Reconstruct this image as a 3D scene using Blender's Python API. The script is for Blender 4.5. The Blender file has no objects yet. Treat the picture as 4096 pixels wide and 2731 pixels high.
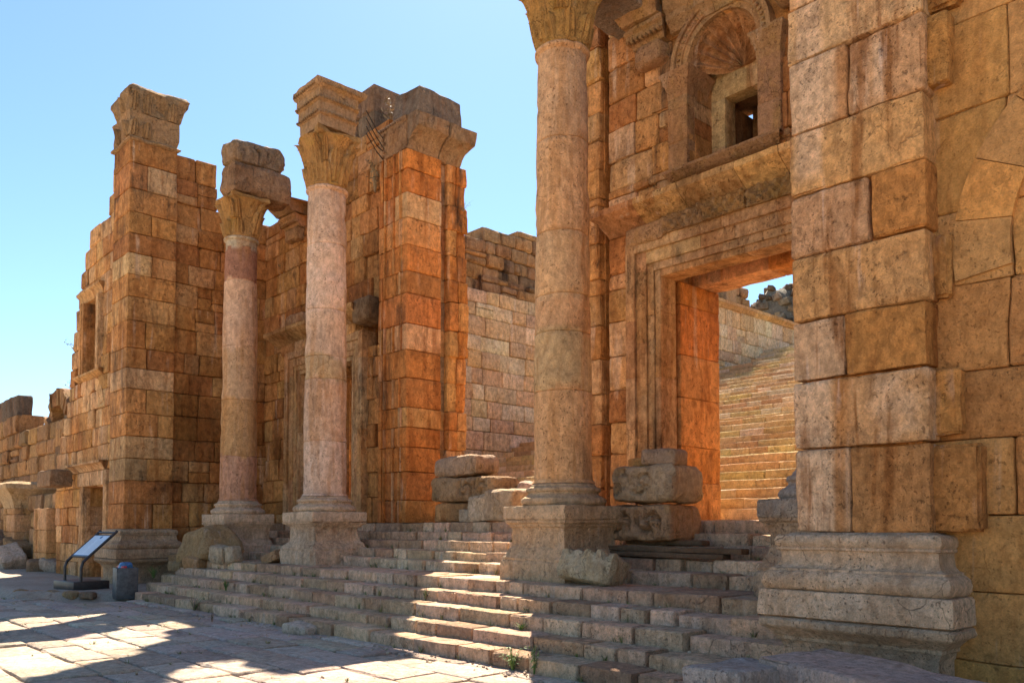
import bpy, math, random
import numpy as np

random.seed(11)
RNG = np.random.default_rng(11)
SC = bpy.context.scene
COL = SC.collection
UP = np.array([0., 0., 1.])
EX = np.array([1., 0., 0.])
EY = np.array([0., 1., 0.])

# ------------------------------------------------------------------ noise
def _h(ix, iy, iz, s):
    n = (ix * 374761393 + iy * 668265263 + iz * 2147483647 + s * 1274126177) & 0xFFFFFFFF
    n = ((n ^ (n >> 13)) * 1274126177) & 0xFFFFFFFF
    n = ((n ^ (n >> 16)) * 2246822519) & 0xFFFFFFFF
    return ((n ^ (n >> 15)) & 0xFFFF) / 32767.5 - 1.0

def vnoise(p, seed=0):
    i = np.floor(p).astype(np.int64)
    f = p - i
    f = f * f * (3 - 2 * f)
    x, y, z = i[:, 0], i[:, 1], i[:, 2]
    fx, fy, fz = f[:, 0], f[:, 1], f[:, 2]
    def L(a, b, t): return a + (b - a) * t
    c = [[_h(x + dx, y + dy, z + dz, seed) for dx in (0, 1)] for dy in (0, 1) for dz in (0, 1)]
    y0 = L(L(c[0][0], c[0][1], fx), L(c[2][0], c[2][1], fx), fy)
    y1 = L(L(c[1][0], c[1][1], fx), L(c[3][0], c[3][1], fx), fy)
    return L(y0, y1, fz)

def fbm(p, f=1., seed=0, octv=3):
    o = np.zeros(len(p)); a = 1.; t = 0.
    for k in range(octv):
        o += a * vnoise(p * f + 17.3 * k, seed + k); t += a
        a *= .5; f *= 2.1
    return o / t

# ------------------------------------------------------------------ objects
def root_of(o):
    while o.parent: o = o.parent
    return o

def thing(name, label, cat, loc, group=None):
    o = bpy.data.objects.new(name, None)
    o.empty_display_size = .2
    COL.objects.link(o)
    o.location = loc
    o['label'] = label; o['category'] = cat
    if group: o['group'] = group
    return o

def tag(o, label, cat, group=None):
    o['label'] = label; o['category'] = cat
    if group: o['group'] = group
    return o

class MB:
    def __init__(self):
        self.V = []; self.C = []; self.P = []; self.n = 0
    def add(self, v, faces, col):
        v = np.asarray(v, float)
        c = np.asarray(col, float)
        if c.ndim == 1: c = np.tile(c, (len(v), 1))
        self.V.append(v); self.C.append(c)
        for f in (faces if isinstance(faces, list) else [faces]):
            self.P.append(np.asarray(f, np.int64) + self.n)
        self.n += len(v)
    def build(self, name, mat, parent=None, sharp=38, kind=None):
        V = np.vstack(self.V); C = np.vstack(self.C)
        if parent is None:
            org = np.array([(V[:, 0].min() + V[:, 0].max()) / 2, (V[:, 1].min() + V[:, 1].max()) / 2, V[:, 2].min()])
        else:
            org = np.array(root_of(parent).location)
        V = V - org
        me = bpy.data.meshes.new(name)
        me.vertices.add(len(V)); me.vertices.foreach_set('co', V.astype(np.float32).ravel())
        loops = np.concatenate([p.ravel() for p in self.P])
        sizes = np.concatenate([np.full(len(p), p.shape[1]) for p in self.P])
        me.loops.add(len(loops)); me.loops.foreach_set('vertex_index', loops.astype(np.int32))
        me.polygons.add(len(sizes))
        st = np.concatenate([[0], np.cumsum(sizes)[:-1]])
        me.polygons.foreach_set('loop_start', st.astype(np.int32))
        a = me.attributes.new('Col', 'FLOAT_COLOR', 'POINT')
        a.data.foreach_set('color', np.hstack([C, np.ones((len(C), 1))]).astype(np.float32).ravel())
        me.update(calc_edges=True); me.validate()
        me.polygons.foreach_set('use_smooth', np.ones(len(me.polygons), dtype=bool))
        me.set_sharp_from_angle(angle=math.radians(sharp))
        me.materials.append(mat)
        o = bpy.data.objects.new(name, me)
        COL.objects.link(o)
        if parent is None: o.location = org
        else: o.parent = parent
        if kind: o['kind'] = kind
        return o

# ------------------------------------------------------------------ shapes
_lat = {}
def lattice(nx, ny, nz):
    k = (nx, ny, nz)
    if k in _lat: return _lat[k]
    pts = []; quads = []; ids = {}
    def vid(p):
        if p not in ids: ids[p] = len(pts); pts.append(p)
        return ids[p]
    def face(ax, side, flip):
        u, v = [a for a in range(3) if a != ax]
        n = k
        for i in range(n[u]):
            for j in range(n[v]):
                q = []
                for (a, b) in ((i, j), (i + 1, j), (i + 1, j + 1), (i, j + 1)):
                    p = [0, 0, 0]; p[ax] = side; p[u] = a; p[v] = b
                    q.append(vid(tuple(p)))
                quads.append(q[::-1] if flip else q)
    face(0, 0, True); face(0, nx, False)
    face(1, 0, False); face(1, ny, True)
    face(2, 0, True); face(2, nz, False)
    _lat[k] = (np.array(pts), np.array(quads))
    return _lat[k]

def rot(ax, ay, az):
    cx, sx, cy, sy, cz, sz = math.cos(ax), math.sin(ax), math.cos(ay), math.sin(ay), math.cos(az), math.sin(az)
    return (np.array([[cz, -sz, 0], [sz, cz, 0], [0, 0, 1]]) @ np.array([[cy, 0, sy], [0, 1, 0], [-sy, 0, cy]])
            @ np.array([[1, 0, 0], [0, cx, -sx], [0, sx, cx]]))

def rbox(mb, c, size, col, res=.25, b=.02, amp=.008, freq=2.5, seed=0, R=None, chip=0., daxis=None, relief=None, colfn=None, taper=None):
    size = np.array(size, float)
    b = min(b, size.min() * .45)
    rs = res if isinstance(res, (tuple, list)) else (res,) * 3
    co = []
    for L, r in zip(size, rs):
        n = max(1, int(round((L - 2 * b) / r)))
        co.append(np.concatenate([[0], np.linspace(b, L - b, n + 1), [L]]) - L / 2)
    I, Q = lattice(*[len(a) - 1 for a in co])
    P = np.stack([co[k][I[:, k]] for k in range(3)], 1)
    h = size / 2 - b
    q = np.clip(P, -h, h)
    d = P - q
    edge = (np.abs(d) > 1e-7).sum(1) >= 2
    N = d / np.linalg.norm(d, axis=1)[:, None]
    P = q + N * b
    if relief is not None: P = P + N * relief(P, N)[:, None]
    if taper is not None: P[:, :2] *= (1 + taper * (P[:, 2:3] / size[2]))
    R = np.eye(3) if R is None else R
    W = P @ R.T + np.asarray(c, float)
    NW = N @ R.T
    wt = np.ones(len(W)) if daxis is None else np.abs(NW @ daxis) ** 2
    off = seed * 3.71
    dd = fbm(W + off, freq, seed % 50, 3) * amp * wt
    if chip > 0:
        m = np.clip(fbm(W + off, freq * 1.3, 5 + seed % 50, 3) - .05, 0, 1)
        dd = dd - m * chip * np.where(edge, 1., .15) * (wt if daxis is None else np.where(edge, 1, wt))
    W = W + NW * dd[:, None]
    if daxis is not None:
        sdv = np.cross(UP, daxis)
        W = W + UP * (vnoise(W * 1.15 + 5.5, 91) * .022 + vnoise(W * 4.1, 92) * .009)[:, None] + sdv * (vnoise(W * 1.3 + 9.1, 93) * .022 + vnoise(W * 4.3, 94) * .010)[:, None]
    col = np.asarray(col, float)
    if colfn is not None: col = colfn(W, np.tile(col, (len(W), 1)))
    mb.add(W, Q, col)

def pick(pal, seed=None):
    c = np.array(pal[RNG.integers(len(pal))], float)
    return np.clip(c * RNG.uniform(.88, 1.12) * (1 + RNG.uniform(-.045, .045, 3)), .01, .9)

def split(a, b, lr):
    out = []; x = a
    while x < b - 1e-4:
        l = RNG.uniform(*lr)
        e = x + l
        if b - e < lr[0] * .55: e = b
        out.append((x, min(e, b))); x = e
    return out

def wall(mb, O, sd, nd, T, zs, s0, s1, pal, openings=(), lr=(.55, 1.25), top=None, left=None, right=None,
         b=.022, res=.2, amp=.02, jut=.02, chip=.08, rag=0., colfn=None, recess=.12, gap=.015):
    """blocks in courses; s along sd, outward normal nd, thickness T behind the face"""
    O = np.array(O, float); sd = np.array(sd, float); nd = np.array(nd, float)
    R = np.stack([sd, np.cross(UP, sd), UP], 1)
    for z0, z1 in zip(zs[:-1], zs[1:]):
        zm = (z0 + z1) / 2
        a = left(zm) if left else s0
        e = right(zm) if right else s1
        if left or rag: a += RNG.uniform(-rag, rag)
        if right or rag: e += RNG.uniform(-rag, rag)
        iv = [(a, e)]
        for (oa, ob, oz0, oz1) in openings:
            if zm > oz0 and zm < oz1:
                nv = []
                for (p, q) in iv:
                    if ob <= p or oa >= q: nv.append((p, q)); continue
                    if oa > p + .02: nv.append((p, oa))
                    if ob < q - .02: nv.append((ob, q))
                iv = nv
        for (p, q) in iv:
            for (x, y) in split(p, q, lr):
                m = (x + y) / 2
                if top and top(m) < zm: continue
                j = RNG.uniform(-jut, jut)
                if RNG.random() < recess: j -= RNG.uniform(.02, .06)
                t = T + RNG.uniform(-.02, .02)
                parts = [(z0, z1)]
                if RNG.random() < .04 and z1 - z0 > .4: zc_ = z0 + (z1 - z0) * RNG.uniform(.35, .65); parts = [(z0, zc_), (zc_, z1)]
                for (za, zb_) in parts:
                    c = O + sd * m + UP * ((za + zb_) / 2) + nd * (j - t / 2)
                    j += RNG.uniform(-.01, .01)
                    cc = pick(pal)
                    if T > .5: box(mb, O + sd * m + UP * ((za + zb_) / 2) - nd * (T / 2), (y - x + .012, T - .3, zb_ - za + .012), cc, R)
                    gp = RNG.uniform(.25, 1.5) ** 1.3 * gap
                    rbox(mb, c, (y - x - gp, t, zb_ - za - gp * .8), cc, res=(res, max(.5, T / 2), res), b=b * RNG.uniform(.6, 2.), amp=amp,
                         seed=int(RNG.integers(1e4)), R=R, chip=chip * RNG.uniform(.5, 1.6), daxis=nd, colfn=colfn)

def resample(prof, step):
    out = [prof[0]]
    for p, q in zip(prof[:-1], prof[1:]):
        d = math.hypot(q[0] - p[0], q[1] - p[1])
        n = max(1, int(round(d / step)))
        for k in range(1, n + 1):
            t = k / n; out.append((p[0] + (q[0] - p[0]) * t, p[1] + (q[1] - p[1]) * t))
    return out

def box(mb, c, size, col, R=None):
    h = np.array(size) / 2
    V = np.array([[x, y, z] for x in (-1, 1) for y in (-1, 1) for z in (-1, 1)]) * h
    V = V @ (np.eye(3) if R is None else R).T + np.asarray(c, float)
    mb.add(V, np.array([[0, 1, 3, 2], [4, 6, 7, 5], [0, 4, 5, 1], [2, 3, 7, 6], [0, 2, 6, 4], [1, 5, 7, 3]]), col)

def moulding(mb, O, sd, nd, L, prof, col, res=.15, amp=.008, freq=3, miter=(0, 0), seed=0, chip=0., joints=0., pal=None, pres=9.):
    """profile (d outward, z) extruded along sd from O; closed by end caps"""
    prof = resample(prof, pres)
    O = np.array(O, float)
    dm = max(p[0] for p in prof)
    segs = split(0, L, (joints * .7, joints * 1.3)) if joints else [(0, L)]
    for si, (a, e) in enumerate(segs):
        n = max(1, int((e - a) / res))
        c = pick(pal) if pal is not None else np.array(col)
        ss = np.linspace(a + (.004 if joints else 0), e - (.004 if joints else 0), n + 1)
        jz = RNG.uniform(-.008, .008) if joints else 0.
        m = len(prof)
        pts = []
        for i, s in enumerate(ss):
            for (d, z) in prof:
                s2 = s
                if si == 0 and i == 0: s2 = s + miter[0] * (dm - d)
                if si == len(segs) - 1 and i == n: s2 = s - miter[1] * (dm - d)
                pts.append(O + sd * s2 + nd * (d + jz) + UP * z)
        W = np.array(pts)
        k = fbm(W + seed, freq, seed, 3)
        W = W + nd * (k * amp - np.clip(fbm(W + seed + 9, freq * 1.4, seed + 3, 2) - .2, 0, 1) * chip)[:, None] + UP * (fbm(W + 31, freq, seed, 2) * amp * .6)[:, None]
        Q = []
        flip = np.dot(np.cross(sd, UP), nd) < 0
        for i in range(n):
            for j in range(m):
                j2 = (j + 1) % m
                q = [i * m + j, (i + 1) * m + j, (i + 1) * m + j2, i * m + j2]
                Q.append(q[::-1] if flip else q)
        fs = [np.array(Q)]
        cap0 = np.array([list(range(m))]); cap1 = np.array([[n * m + j for j in range(m)][::-1]])
        if flip: cap0, cap1 = cap0[:, ::-1], cap1[:, ::-1]
        mb.add(W, fs + [cap0, cap1], c)

def rectloft(mb, cx, cy, hx, hy, prof, col, res=.12, amp=.008, freq=3, seed=0, chip=0., colfn=None, closed=True):
    """stack of rounded rectangular loops: prof = [(offset outward, z), ...]"""
    per = []
    nx = max(2, int(2 * hx / res)); ny = max(2, int(2 * hy / res))
    for i in range(nx): per.append((-hx + 2 * hx * i / nx, -hy, 0, -1))
    for i in range(ny): per.append((hx, -hy + 2 * hy * i / ny, 1, 0))
    for i in range(nx): per.append((hx - 2 * hx * i / nx, hy, 0, 1))
    for i in range(ny): per.append((-hx, hy - 2 * hy * i / ny, -1, 0))
    per = np.array(per)
    sx = per[:, 0] / hx; sy = per[:, 1] / hy
    m = len(per); pts = []; nn = []
    for (o, z) in prof:
        kx = (hx + o) / hx; ky = (hy + o) / hy
        pts.append(np.stack([cx + per[:, 0] * kx, cy + per[:, 1] * ky, np.full(m, z)], 1))
        n2 = per[:, 2:4].copy()
        corner = (np.abs(np.abs(sx) - 1) < 1e-6) & (np.abs(np.abs(sy) - 1) < 1e-6)
        n2[corner] = np.stack([sx[corner], sy[corner]], 1) * .707
        nn.append(np.hstack([n2, np.zeros((m, 1))]))
    W = np.vstack(pts); N = np.vstack(nn)
    cornermask = np.tile(corner, len(prof))
    k = fbm(W + seed * 1.7, freq, seed, 3) * amp - np.clip(fbm(W + seed + 5, freq * 1.5, seed + 2, 3) - .1, 0, 1) * chip * np.where(cornermask, 2.2, 1.)
    W = W + N * k[:, None] + UP * (fbm(W + 77 + seed, freq * .8, seed + 4, 2) * amp * .5)[:, None]
    Q = []
    for i in range(len(prof) - 1):
        for j in range(m):
            j2 = (j + 1) % m
            Q.append([i * m + j, i * m + j2, (i + 1) * m + j2, (i + 1) * m + j])
    fs = [np.array(Q)]
    if closed:
        fs += [np.array([list(range(m))[::-1]]), np.array([[(len(prof) - 1) * m + j for j in range(m)]])]
    c = np.array(col, float)
    if colfn is not None: c = colfn(W, np.tile(c, (len(W), 1)))
    mb.add(W, fs, c)

def lathe(mb, cx, cy, prof, col, seg=48, amp=.006, freq=3, seed=0, chip=0., colfn=None, cap=True):
    th = np.linspace(0, 2 * math.pi, seg, endpoint=False)
    W = np.vstack([np.stack([cx + r * np.cos(th), cy + r * np.sin(th), np.full(seg, z)], 1) for r, z in prof])
    N = np.vstack([np.stack([np.cos(th), np.sin(th), 0 * th], 1)] * len(prof))
    k = fbm(W + seed, freq, seed, 3) * amp - np.clip(fbm(W + seed + 5, freq * 1.6, seed + 2, 3) - .12, 0, 1) * chip
    W = W + N * k[:, None]
    Q = []
    for i in range(len(prof) - 1):
        for j in range(seg):
            j2 = (j + 1) % seg
            Q.append([i * seg + j, i * seg + j2, (i + 1) * seg + j2, (i + 1) * seg + j])
    fs = [np.array(Q)]
    if cap: fs += [np.array([list(range(seg))[::-1]]), np.array([[(len(prof) - 1) * seg + j for j in range(seg)]])]
    c = np.array(col, float)
    if colfn is not None: c = colfn(W, np.tile(c, (len(W), 1)))
    mb.add(W, fs, c)

def tube(mb, pts, r, col, seg=8):
    pts = [np.array(p, float) for p in pts]
    V = []; Q = []
    for i, p in enumerate(pts):
        t = pts[min(i + 1, len(pts) - 1)] - pts[max(i - 1, 0)]
        t /= np.linalg.norm(t)
        a = np.cross(t, UP) if abs(t[2]) < .9 else np.cross(t, EX)
        a /= np.linalg.norm(a); bb = np.cross(t, a)
        rr = r[i] if isinstance(r, (list, tuple)) else r
        for k in range(seg):
            an = 2 * math.pi * k / seg
            V.append(p + (a * math.cos(an) + bb * math.sin(an)) * rr)
    for i in range(len(pts) - 1):
        for k in range(seg):
            k2 = (k + 1) % seg
            Q.append([i * seg + k, (i + 1) * seg + k, (i + 1) * seg + k2, i * seg + k2])
    n = len(pts)
    mb.add(V, [np.array(Q), np.array([list(range(seg))]), np.array([[(n - 1) * seg + k for k in range(seg)][::-1]])], col)

def vring(mb, O, sd, nd, cz, r0, r1, a0, a1, n, y0, y1, pal, b=.012, seed=0, amp=.006, cx=0., jit=0.):
    """ring of voussoirs in the plane sd/up"""
    O = np.array(O, float)
    for i in range(n):
        t0 = a0 + (a1 - a0) * i / n; t1 = a0 + (a1 - a0) * (i + 1) / n
        k = 4; V = []
        jj = RNG.uniform(-jit, jit)
        for dep in (y0 + jj, y1 + jj):
            for r in (r0, r1):
                for q in range(k + 1):
                    t = t0 + (t1 - t0) * q / k
                    g = .004 / r
                    if q == 0: t += g
                    if q == k: t -= g
                    V.append(O + sd * (cx + r * math.cos(t)) + UP * (cz + r * math.sin(t)) + nd * dep)
        V = np.array(V) + 0.
        V += (fbm(V + seed, 3, seed, 2) * amp)[:, None] * nd
        K = k + 1; Q = []
        def idx(d, r, q): return d * 2 * K + r * K + q
        for q in range(k):
            Q += [[idx(1, 0, q), idx(1, 0, q + 1), idx(1, 1, q + 1), idx(1, 1, q)], [idx(0, 0, q), idx(0, 1, q), idx(0, 1, q + 1), idx(0, 0, q + 1)],
                  [idx(0, 0, q), idx(0, 0, q + 1), idx(1, 0, q + 1), idx(1, 0, q)], [idx(0, 1, q), idx(1, 1, q), idx(1, 1, q + 1), idx(0, 1, q + 1)]]
        Q += [[idx(0, 0, 0), idx(1, 0, 0), idx(1, 1, 0), idx(0, 1, 0)], [idx(0, 0, k), idx(0, 1, k), idx(1, 1, k), idx(1, 0, k)]]
        mb.add(V, np.array(Q), pick(pal))

# ------------------------------------------------------------------ materials
class NT:
    def __init__(self, name):
        self.m = bpy.data.materials.new(name); self.m.use_nodes = True
        self.t = self.m.node_tree; self.t.nodes.clear()
        self.out = self.n('ShaderNodeOutputMaterial'); self.bsdf = self.n('ShaderNodeBsdfPrincipled')
        self.l(self.bsdf.outputs[0], self.out.inputs[0])
    def n(self, t, **k):
        x = self.t.nodes.new(t)
        for a, v in k.items(): setattr(x, a, v)
        return x
    def l(self, a, b): self.t.links.new(a, b)
    def pos(self, scale):
        if not hasattr(self, '_g'): self._g = self.n('ShaderNodeNewGeometry')
        v = self.n('ShaderNodeVectorMath', operation='MULTIPLY')
        self.l(self._g.outputs['Position'], v.inputs[0]); v.inputs[1].default_value = scale
        return v.outputs[0]
    def noise(self, scale, detail=4, rough=.6, dist=0.):
        x = self.n('ShaderNodeTexNoise'); x.inputs['Scale'].default_value = 1
        x.inputs['Detail'].default_value = detail; x.inputs['Roughness'].default_value = rough; x.inputs['Distortion'].default_value = dist
        self.l(self.pos(scale), x.inputs['Vector']); return x.outputs['Fac']
    def ramp(self, fac, a, b, va=0., vb=1.):
        r = self.n('ShaderNodeMapRange'); r.interpolation_type = 'SMOOTHSTEP'
        self.l(fac, r.inputs[0]); r.inputs[1].default_value = a; r.inputs[2].default_value = b
        r.inputs[3].default_value = va; r.inputs[4].default_value = vb; return r.outputs[0]
    def mix(self, fac, a, b, mode='MIX'):
        x = self.n('ShaderNodeMix', data_type='RGBA', blend_type=mode)
        if isinstance(fac, float): x.inputs[0].default_value = fac
        else: self.l(fac, x.inputs[0])
        for s, v in ((x.inputs[6], a), (x.inputs[7], b)):
            if isinstance(v, tuple): s.default_value = (*v, 1)
            else: self.l(v, s)
        return x.outputs[2]
    def math(self, op, a, b):
        x = self.n('ShaderNodeMath', operation=op)
        for s, v in ((x.inputs[0], a), (x.inputs[1], b)):
            if isinstance(v, (int, float)): s.default_value = v
            else: self.l(v, s)
        return x.outputs[0]

def stone(name, rust=.55, pale=.4, dark=.4, pit=.6, bump=.5, rustc=(.27, .095, .022), palec=(.68, .50, .34), darkc=(.075, .05, .032), s=1., blot=.5, moss=0., vary=.35, lich=0., crack=.45, mott=.55, soot=.35):
    t = NT(name)
    a = t.n('ShaderNodeAttribute', attribute_name='Col')
    c = a.outputs['Color']
    # broad tone variation and blotches
    n1 = t.noise((1.3 * s,) * 3, 5, .62)
    c = t.mix(t.ramp(n1, .3, .7, 0, blot), c, t.mix(1., c, (1.28, 1.16, 1.02), 'MULTIPLY'))
    n1b = t.noise((3.7 * s,) * 3, 5, .65, .4)
    c = t.mix(t.ramp(n1b, .50, .68, 0, vary), c, t.mix(1., c, (.62, .52, .45), 'MULTIPLY'))
    # water-run streaks: rust, pale lime and black crust
    st = t.noise((3.2 * s, 3.2 * s, .33 * s), 4, .62, .25)
    m = t.ramp(st, .5, .64, 0, rust)
    c = t.mix(m, c, rustc)
    st2 = t.noise((5.1 * s, 5.1 * s, .42 * s), 4, .6, .3)
    gate = t.ramp(t.noise((.9 * s, .9 * s, .7 * s), 2), .46, .62)
    c = t.mix(t.math('MULTIPLY', t.ramp(st2, .55, .66, 0, pale), gate), c, palec)
    st3 = t.noise((2.3 * s, 2.3 * s, .5 * s), 6, .72, .5)
    gate2 = t.ramp(t.noise((.6 * s, .6 * s, .5 * s), 3, .6, .6), .46, .60)
    c = t.mix(t.math('MULTIPLY', t.ramp(st3, .5, .7, 0, dark), gate2), c, darkc)
    if soot:
        sn = t.noise((.55, .55, .38), 5, .68, .5)
        c = t.mix(t.ramp(sn, .48, .66, 0, soot), c, t.mix(1., c, (.40, .33, .28), 'MULTIPLY'))
    if lich:
        ln = t.noise((6, 6, 6), 6, .75, .3)
        c = t.mix(t.ramp(ln, .54, .62, 0, lich), c, (.17, .16, .14))
        ln2 = t.noise((9, 9, 9), 5, .75, .6)
        c = t.mix(t.ramp(ln2, .6, .66, 0, lich), c, (.62, .58, .51))
    if moss:
        mn = t.noise((2.2, 2.2, 1.2), 5, .7)
        c = t.mix(t.ramp(mn, .52, .68, 0, moss), c, (.46, .27, .055))
    # grain and pits
    g = t.noise((42 * s,) * 3, 4, .7)
    c = t.mix(1., c, t.mix(t.ramp(g, .25, .75), (.84, .83, .82), (1.14, 1.14, 1.14)), 'MULTIPLY')
    md = t.noise((8.5 * s, 8.5 * s, 6.5 * s), 8, .74, .3)
    c = t.mix(mott, c, t.mix(1., c, t.mix(t.ramp(md, .33, .67), (.58, .54, .50), (1.34, 1.31, 1.28)), 'MULTIPLY'))
    vo = t.n('ShaderNodeTexVoronoi', feature='DISTANCE_TO_EDGE'); vo.inputs['Scale'].default_value = 1.
    wv = t.n('ShaderNodeVectorMath', operation='MULTIPLY_ADD')
    nz_ = t.n('ShaderNodeTexNoise'); nz_.inputs['Scale'].default_value = 3.; nz_.inputs['Detail'].default_value = 4
    t.l(t.pos((1, 1, 1)), nz_.inputs['Vector'])
    t.l(nz_.outputs['Color'], wv.inputs[0]); wv.inputs[1].default_value = (.7, .7, .7); t.l(t.pos((1.7 * s, 1.7 * s, 1.2 * s)), wv.inputs[2])
    t.l(wv.outputs[0], vo.inputs['Vector'])
    ck = t.math('MULTIPLY', t.ramp(vo.outputs['Distance'], .003, .011, crack, 0.), t.ramp(t.noise((.8 * s,) * 3, 2), .55, .63))
    c = t.mix(ck, c, t.mix(1., c, (.22, .17, .14), 'MULTIPLY'))
    p = t.noise((23 * s, 23 * s, 19 * s), 3, .65, .1)
    pm = t.ramp(p, .585, .67, 0, pit * .8)
    pg = t.ramp(t.noise((1.7 * s,) * 3, 3), .40, .56)
    pm = t.math('MULTIPLY', pm, pg)
    c = t.mix(pm, c, t.mix(1., c, (.25, .2, .18), 'MULTIPLY'))
    t.l(c, t.bsdf.inputs['Base Color'])
    t.bsdf.inputs['Roughness'].default_value = .92
    t.bsdf.inputs['Specular IOR Level'].default_value = .15
    # bump
    hgt = t.math('ADD', t.math('MULTIPLY', g, .25), t.math('MULTIPLY', t.noise((7 * s,) * 3, 7, .72), 1.3))
    hgt = t.math('SUBTRACT', hgt, t.math('MULTIPLY', pm, 1.2))
    hgt = t.math('SUBTRACT', hgt, t.math('MULTIPLY', ck, 1.0))
    hgt = t.math('ADD', hgt, t.math('MULTIPLY', md, .9))
    b = t.n('ShaderNodeBump'); b.inputs['Strength'].default_value = min(1., bump * 1.5); b.inputs['Distance'].default_value = .058
    t.l(hgt, b.inputs['Height']); t.l(b.outputs[0], t.bsdf.inputs['Normal'])
    return t.m

def plain(name, col, rough=.6, metal=0., var=.25, scale=12):
    t = NT(name)
    c = t.mix(t.ramp(t.noise((scale,) * 3, 5, .65), .3, .7), tuple(v * (1 - var) for v in col), tuple(min(1, v * (1 + var)) for v in col))
    t.l(c, t.bsdf.inputs['Base Color']); t.bsdf.inputs['Roughness'].default_value = rough; t.bsdf.inputs['Metallic'].default_value = metal
    return t.m

M_WALL = stone('ochre_masonry', rust=.5, pale=.55, dark=.85, blot=.75, vary=.6, mott=.75, pit=.75, soot=.6)
M_PIER = stone('streaked_pier_stone', rust=.75, pale=.6, dark=.15, pit=.75, s=1.35, blot=.6, palec=(.68, .50, .38), mott=.8, crack=.3, soot=0.)
M_WING = stone('smooth_ochre_ashlar', rust=.3, pale=.25, dark=.12, pit=.55, bump=.5, s=1.4, vary=.3, mott=.55, crack=.2, soot=.15)
M_JAMB = stone('rust_streaked_jamb_stone', rust=.55, pale=.6, dark=.8, pit=.8, blot=.7, vary=.5, mott=.7, rustc=(.30, .09, .018))
M_COL = stone('rosy_column_stone', rust=.5, pale=.22, dark=.45, pit=.85, bump=.45, soot=.15, palec=(.70, .50, .33), rustc=(.42, .19, .06), s=1.1, vary=.4, mott=.6, crack=.5)
M_STEP = stone('worn_step_stone', rust=.25, pale=.35, dark=.5, pit=.7, bump=.7, rustc=(.36, .20, .09), palec=(.56, .50, .44), s=1.6, vary=.4, lich=.05, mott=.6, soot=.25)
M_STEP2 = stone('stair_stone', rust=.15, pale=.3, dark=.3, pit=.4, bump=.5, rustc=(.38, .22, .10), mott=.5, soot=.2, s=1.2)
M_CARV = stone('weathered_carved_stone', rust=.3, pale=.3, dark=.5, pit=.7, bump=.8, moss=.3, s=1.5, rustc=(.38, .2, .07))
M_CAP = stone('mossy_capital_stone', rust=.35, pale=.25, dark=.45, pit=.6, bump=.9, moss=.55, s=1.6, rustc=(.40, .2, .05))
M_BLK = stone('black_crusted_stone', rust=.3, pale=.2, dark=1., blot=.7, vary=.6, soot=.7, pit=.6, bump=.9, s=1.3, darkc=(.06, .045, .036))
M_PALE = stone('pale_flank_stone', soot=.2, mott=.8, vary=.5, blot=.6, rust=.2, pale=.4, dark=.3, pit=.55, rustc=(.42, .25, .14), palec=(.66, .58, .5))
M_BASE = stone('grey_base_stone', rust=.28, pale=.35, dark=.3, pit=.8, bump=.8, s=1.7, rustc=(.38, .19, .08), palec=(.70, .58, .46), lich=.15)
M_PAVE = stone('street_slab_stone', soot=.12, rust=.06, pale=.3, dark=.2, pit=.35, bump=.55, palec=(.60, .55, .50), s=1.3, vary=.3, lich=.1)
M_WOOD = stone('old_grey_timber', rust=.1, pale=.1, dark=.4, pit=.2, bump=.4, s=2.5)

# palettes: linear albedo of the stones
OCH = [(0.510, 0.259, 0.090), (0.460, 0.226, 0.077), (0.540, 0.297, 0.114), (0.420, 0.193, 0.066), (0.530, 0.319, 0.144), (0.490, 0.264, 0.100), (0.570, 0.369, 0.186)]
RUST = [(0.570, 0.239, 0.069), (0.530, 0.212, 0.056), (0.590, 0.292, 0.100), (0.610, 0.350, 0.175), (0.490, 0.196, 0.062)]
WING = [(0.588, 0.292, 0.094), (0.557, 0.270, 0.088), (0.609, 0.319, 0.110), (0.578, 0.302, 0.110), (0.525, 0.248, 0.083)]
TAN = [(.58, .36, .18), (.54, .32, .15), (.60, .38, .20), (.52, .31, .15)]
ROSE = [(.56, .40, .30), (.52, .37, .27), (.60, .45, .34), (.50, .33, .25), (.58, .45, .36), (.46, .33, .26)]
STEP = [(0.721, 0.500, 0.331), (0.670, 0.460, 0.298), (0.762, 0.550, 0.374), (0.618, 0.410, 0.259), (0.742, 0.510, 0.326), (0.700, 0.500, 0.341), (0.536, 0.350, 0.221), (0.783, 0.580, 0.403)]
STEP2 = [(0.616, 0.464, 0.264), (0.561, 0.418, 0.228), (0.660, 0.510, 0.312), (0.550, 0.371, 0.204), (0.594, 0.487, 0.240), (0.638, 0.534, 0.384), (0.506, 0.348, 0.204)]
GREY = [(.60, .49, .37), (.55, .44, .32), (.64, .52, .40)]
RUIN = [(.40, .255, .135), (.35, .23, .13), (.44, .295, .16), (.28, .195, .12), (.46, .28, .135)]
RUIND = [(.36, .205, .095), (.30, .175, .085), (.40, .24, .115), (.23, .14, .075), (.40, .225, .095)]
OCH_SHADED = [(0.450, 0.216, 0.075), (0.400, 0.189, 0.063), (0.480, 0.254, 0.092), (0.370, 0.167, 0.057), (0.460, 0.259, 0.109)]  # ochre darkened: shade of the portico recess put into the wall colour
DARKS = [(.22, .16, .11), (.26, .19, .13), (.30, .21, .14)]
PAVE = [(.52, .425, .34), (.46, .375, .295), (.55, .455, .37), (.45, .36, .285), (.51, .425, .35)]
FLANK = [(0.673, 0.529, 0.347), (0.612, 0.475, 0.306), (0.694, 0.583, 0.408), (0.592, 0.421, 0.265), (0.510, 0.378, 0.245), (0.653, 0.464, 0.265), (0.694, 0.605, 0.439)]

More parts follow.
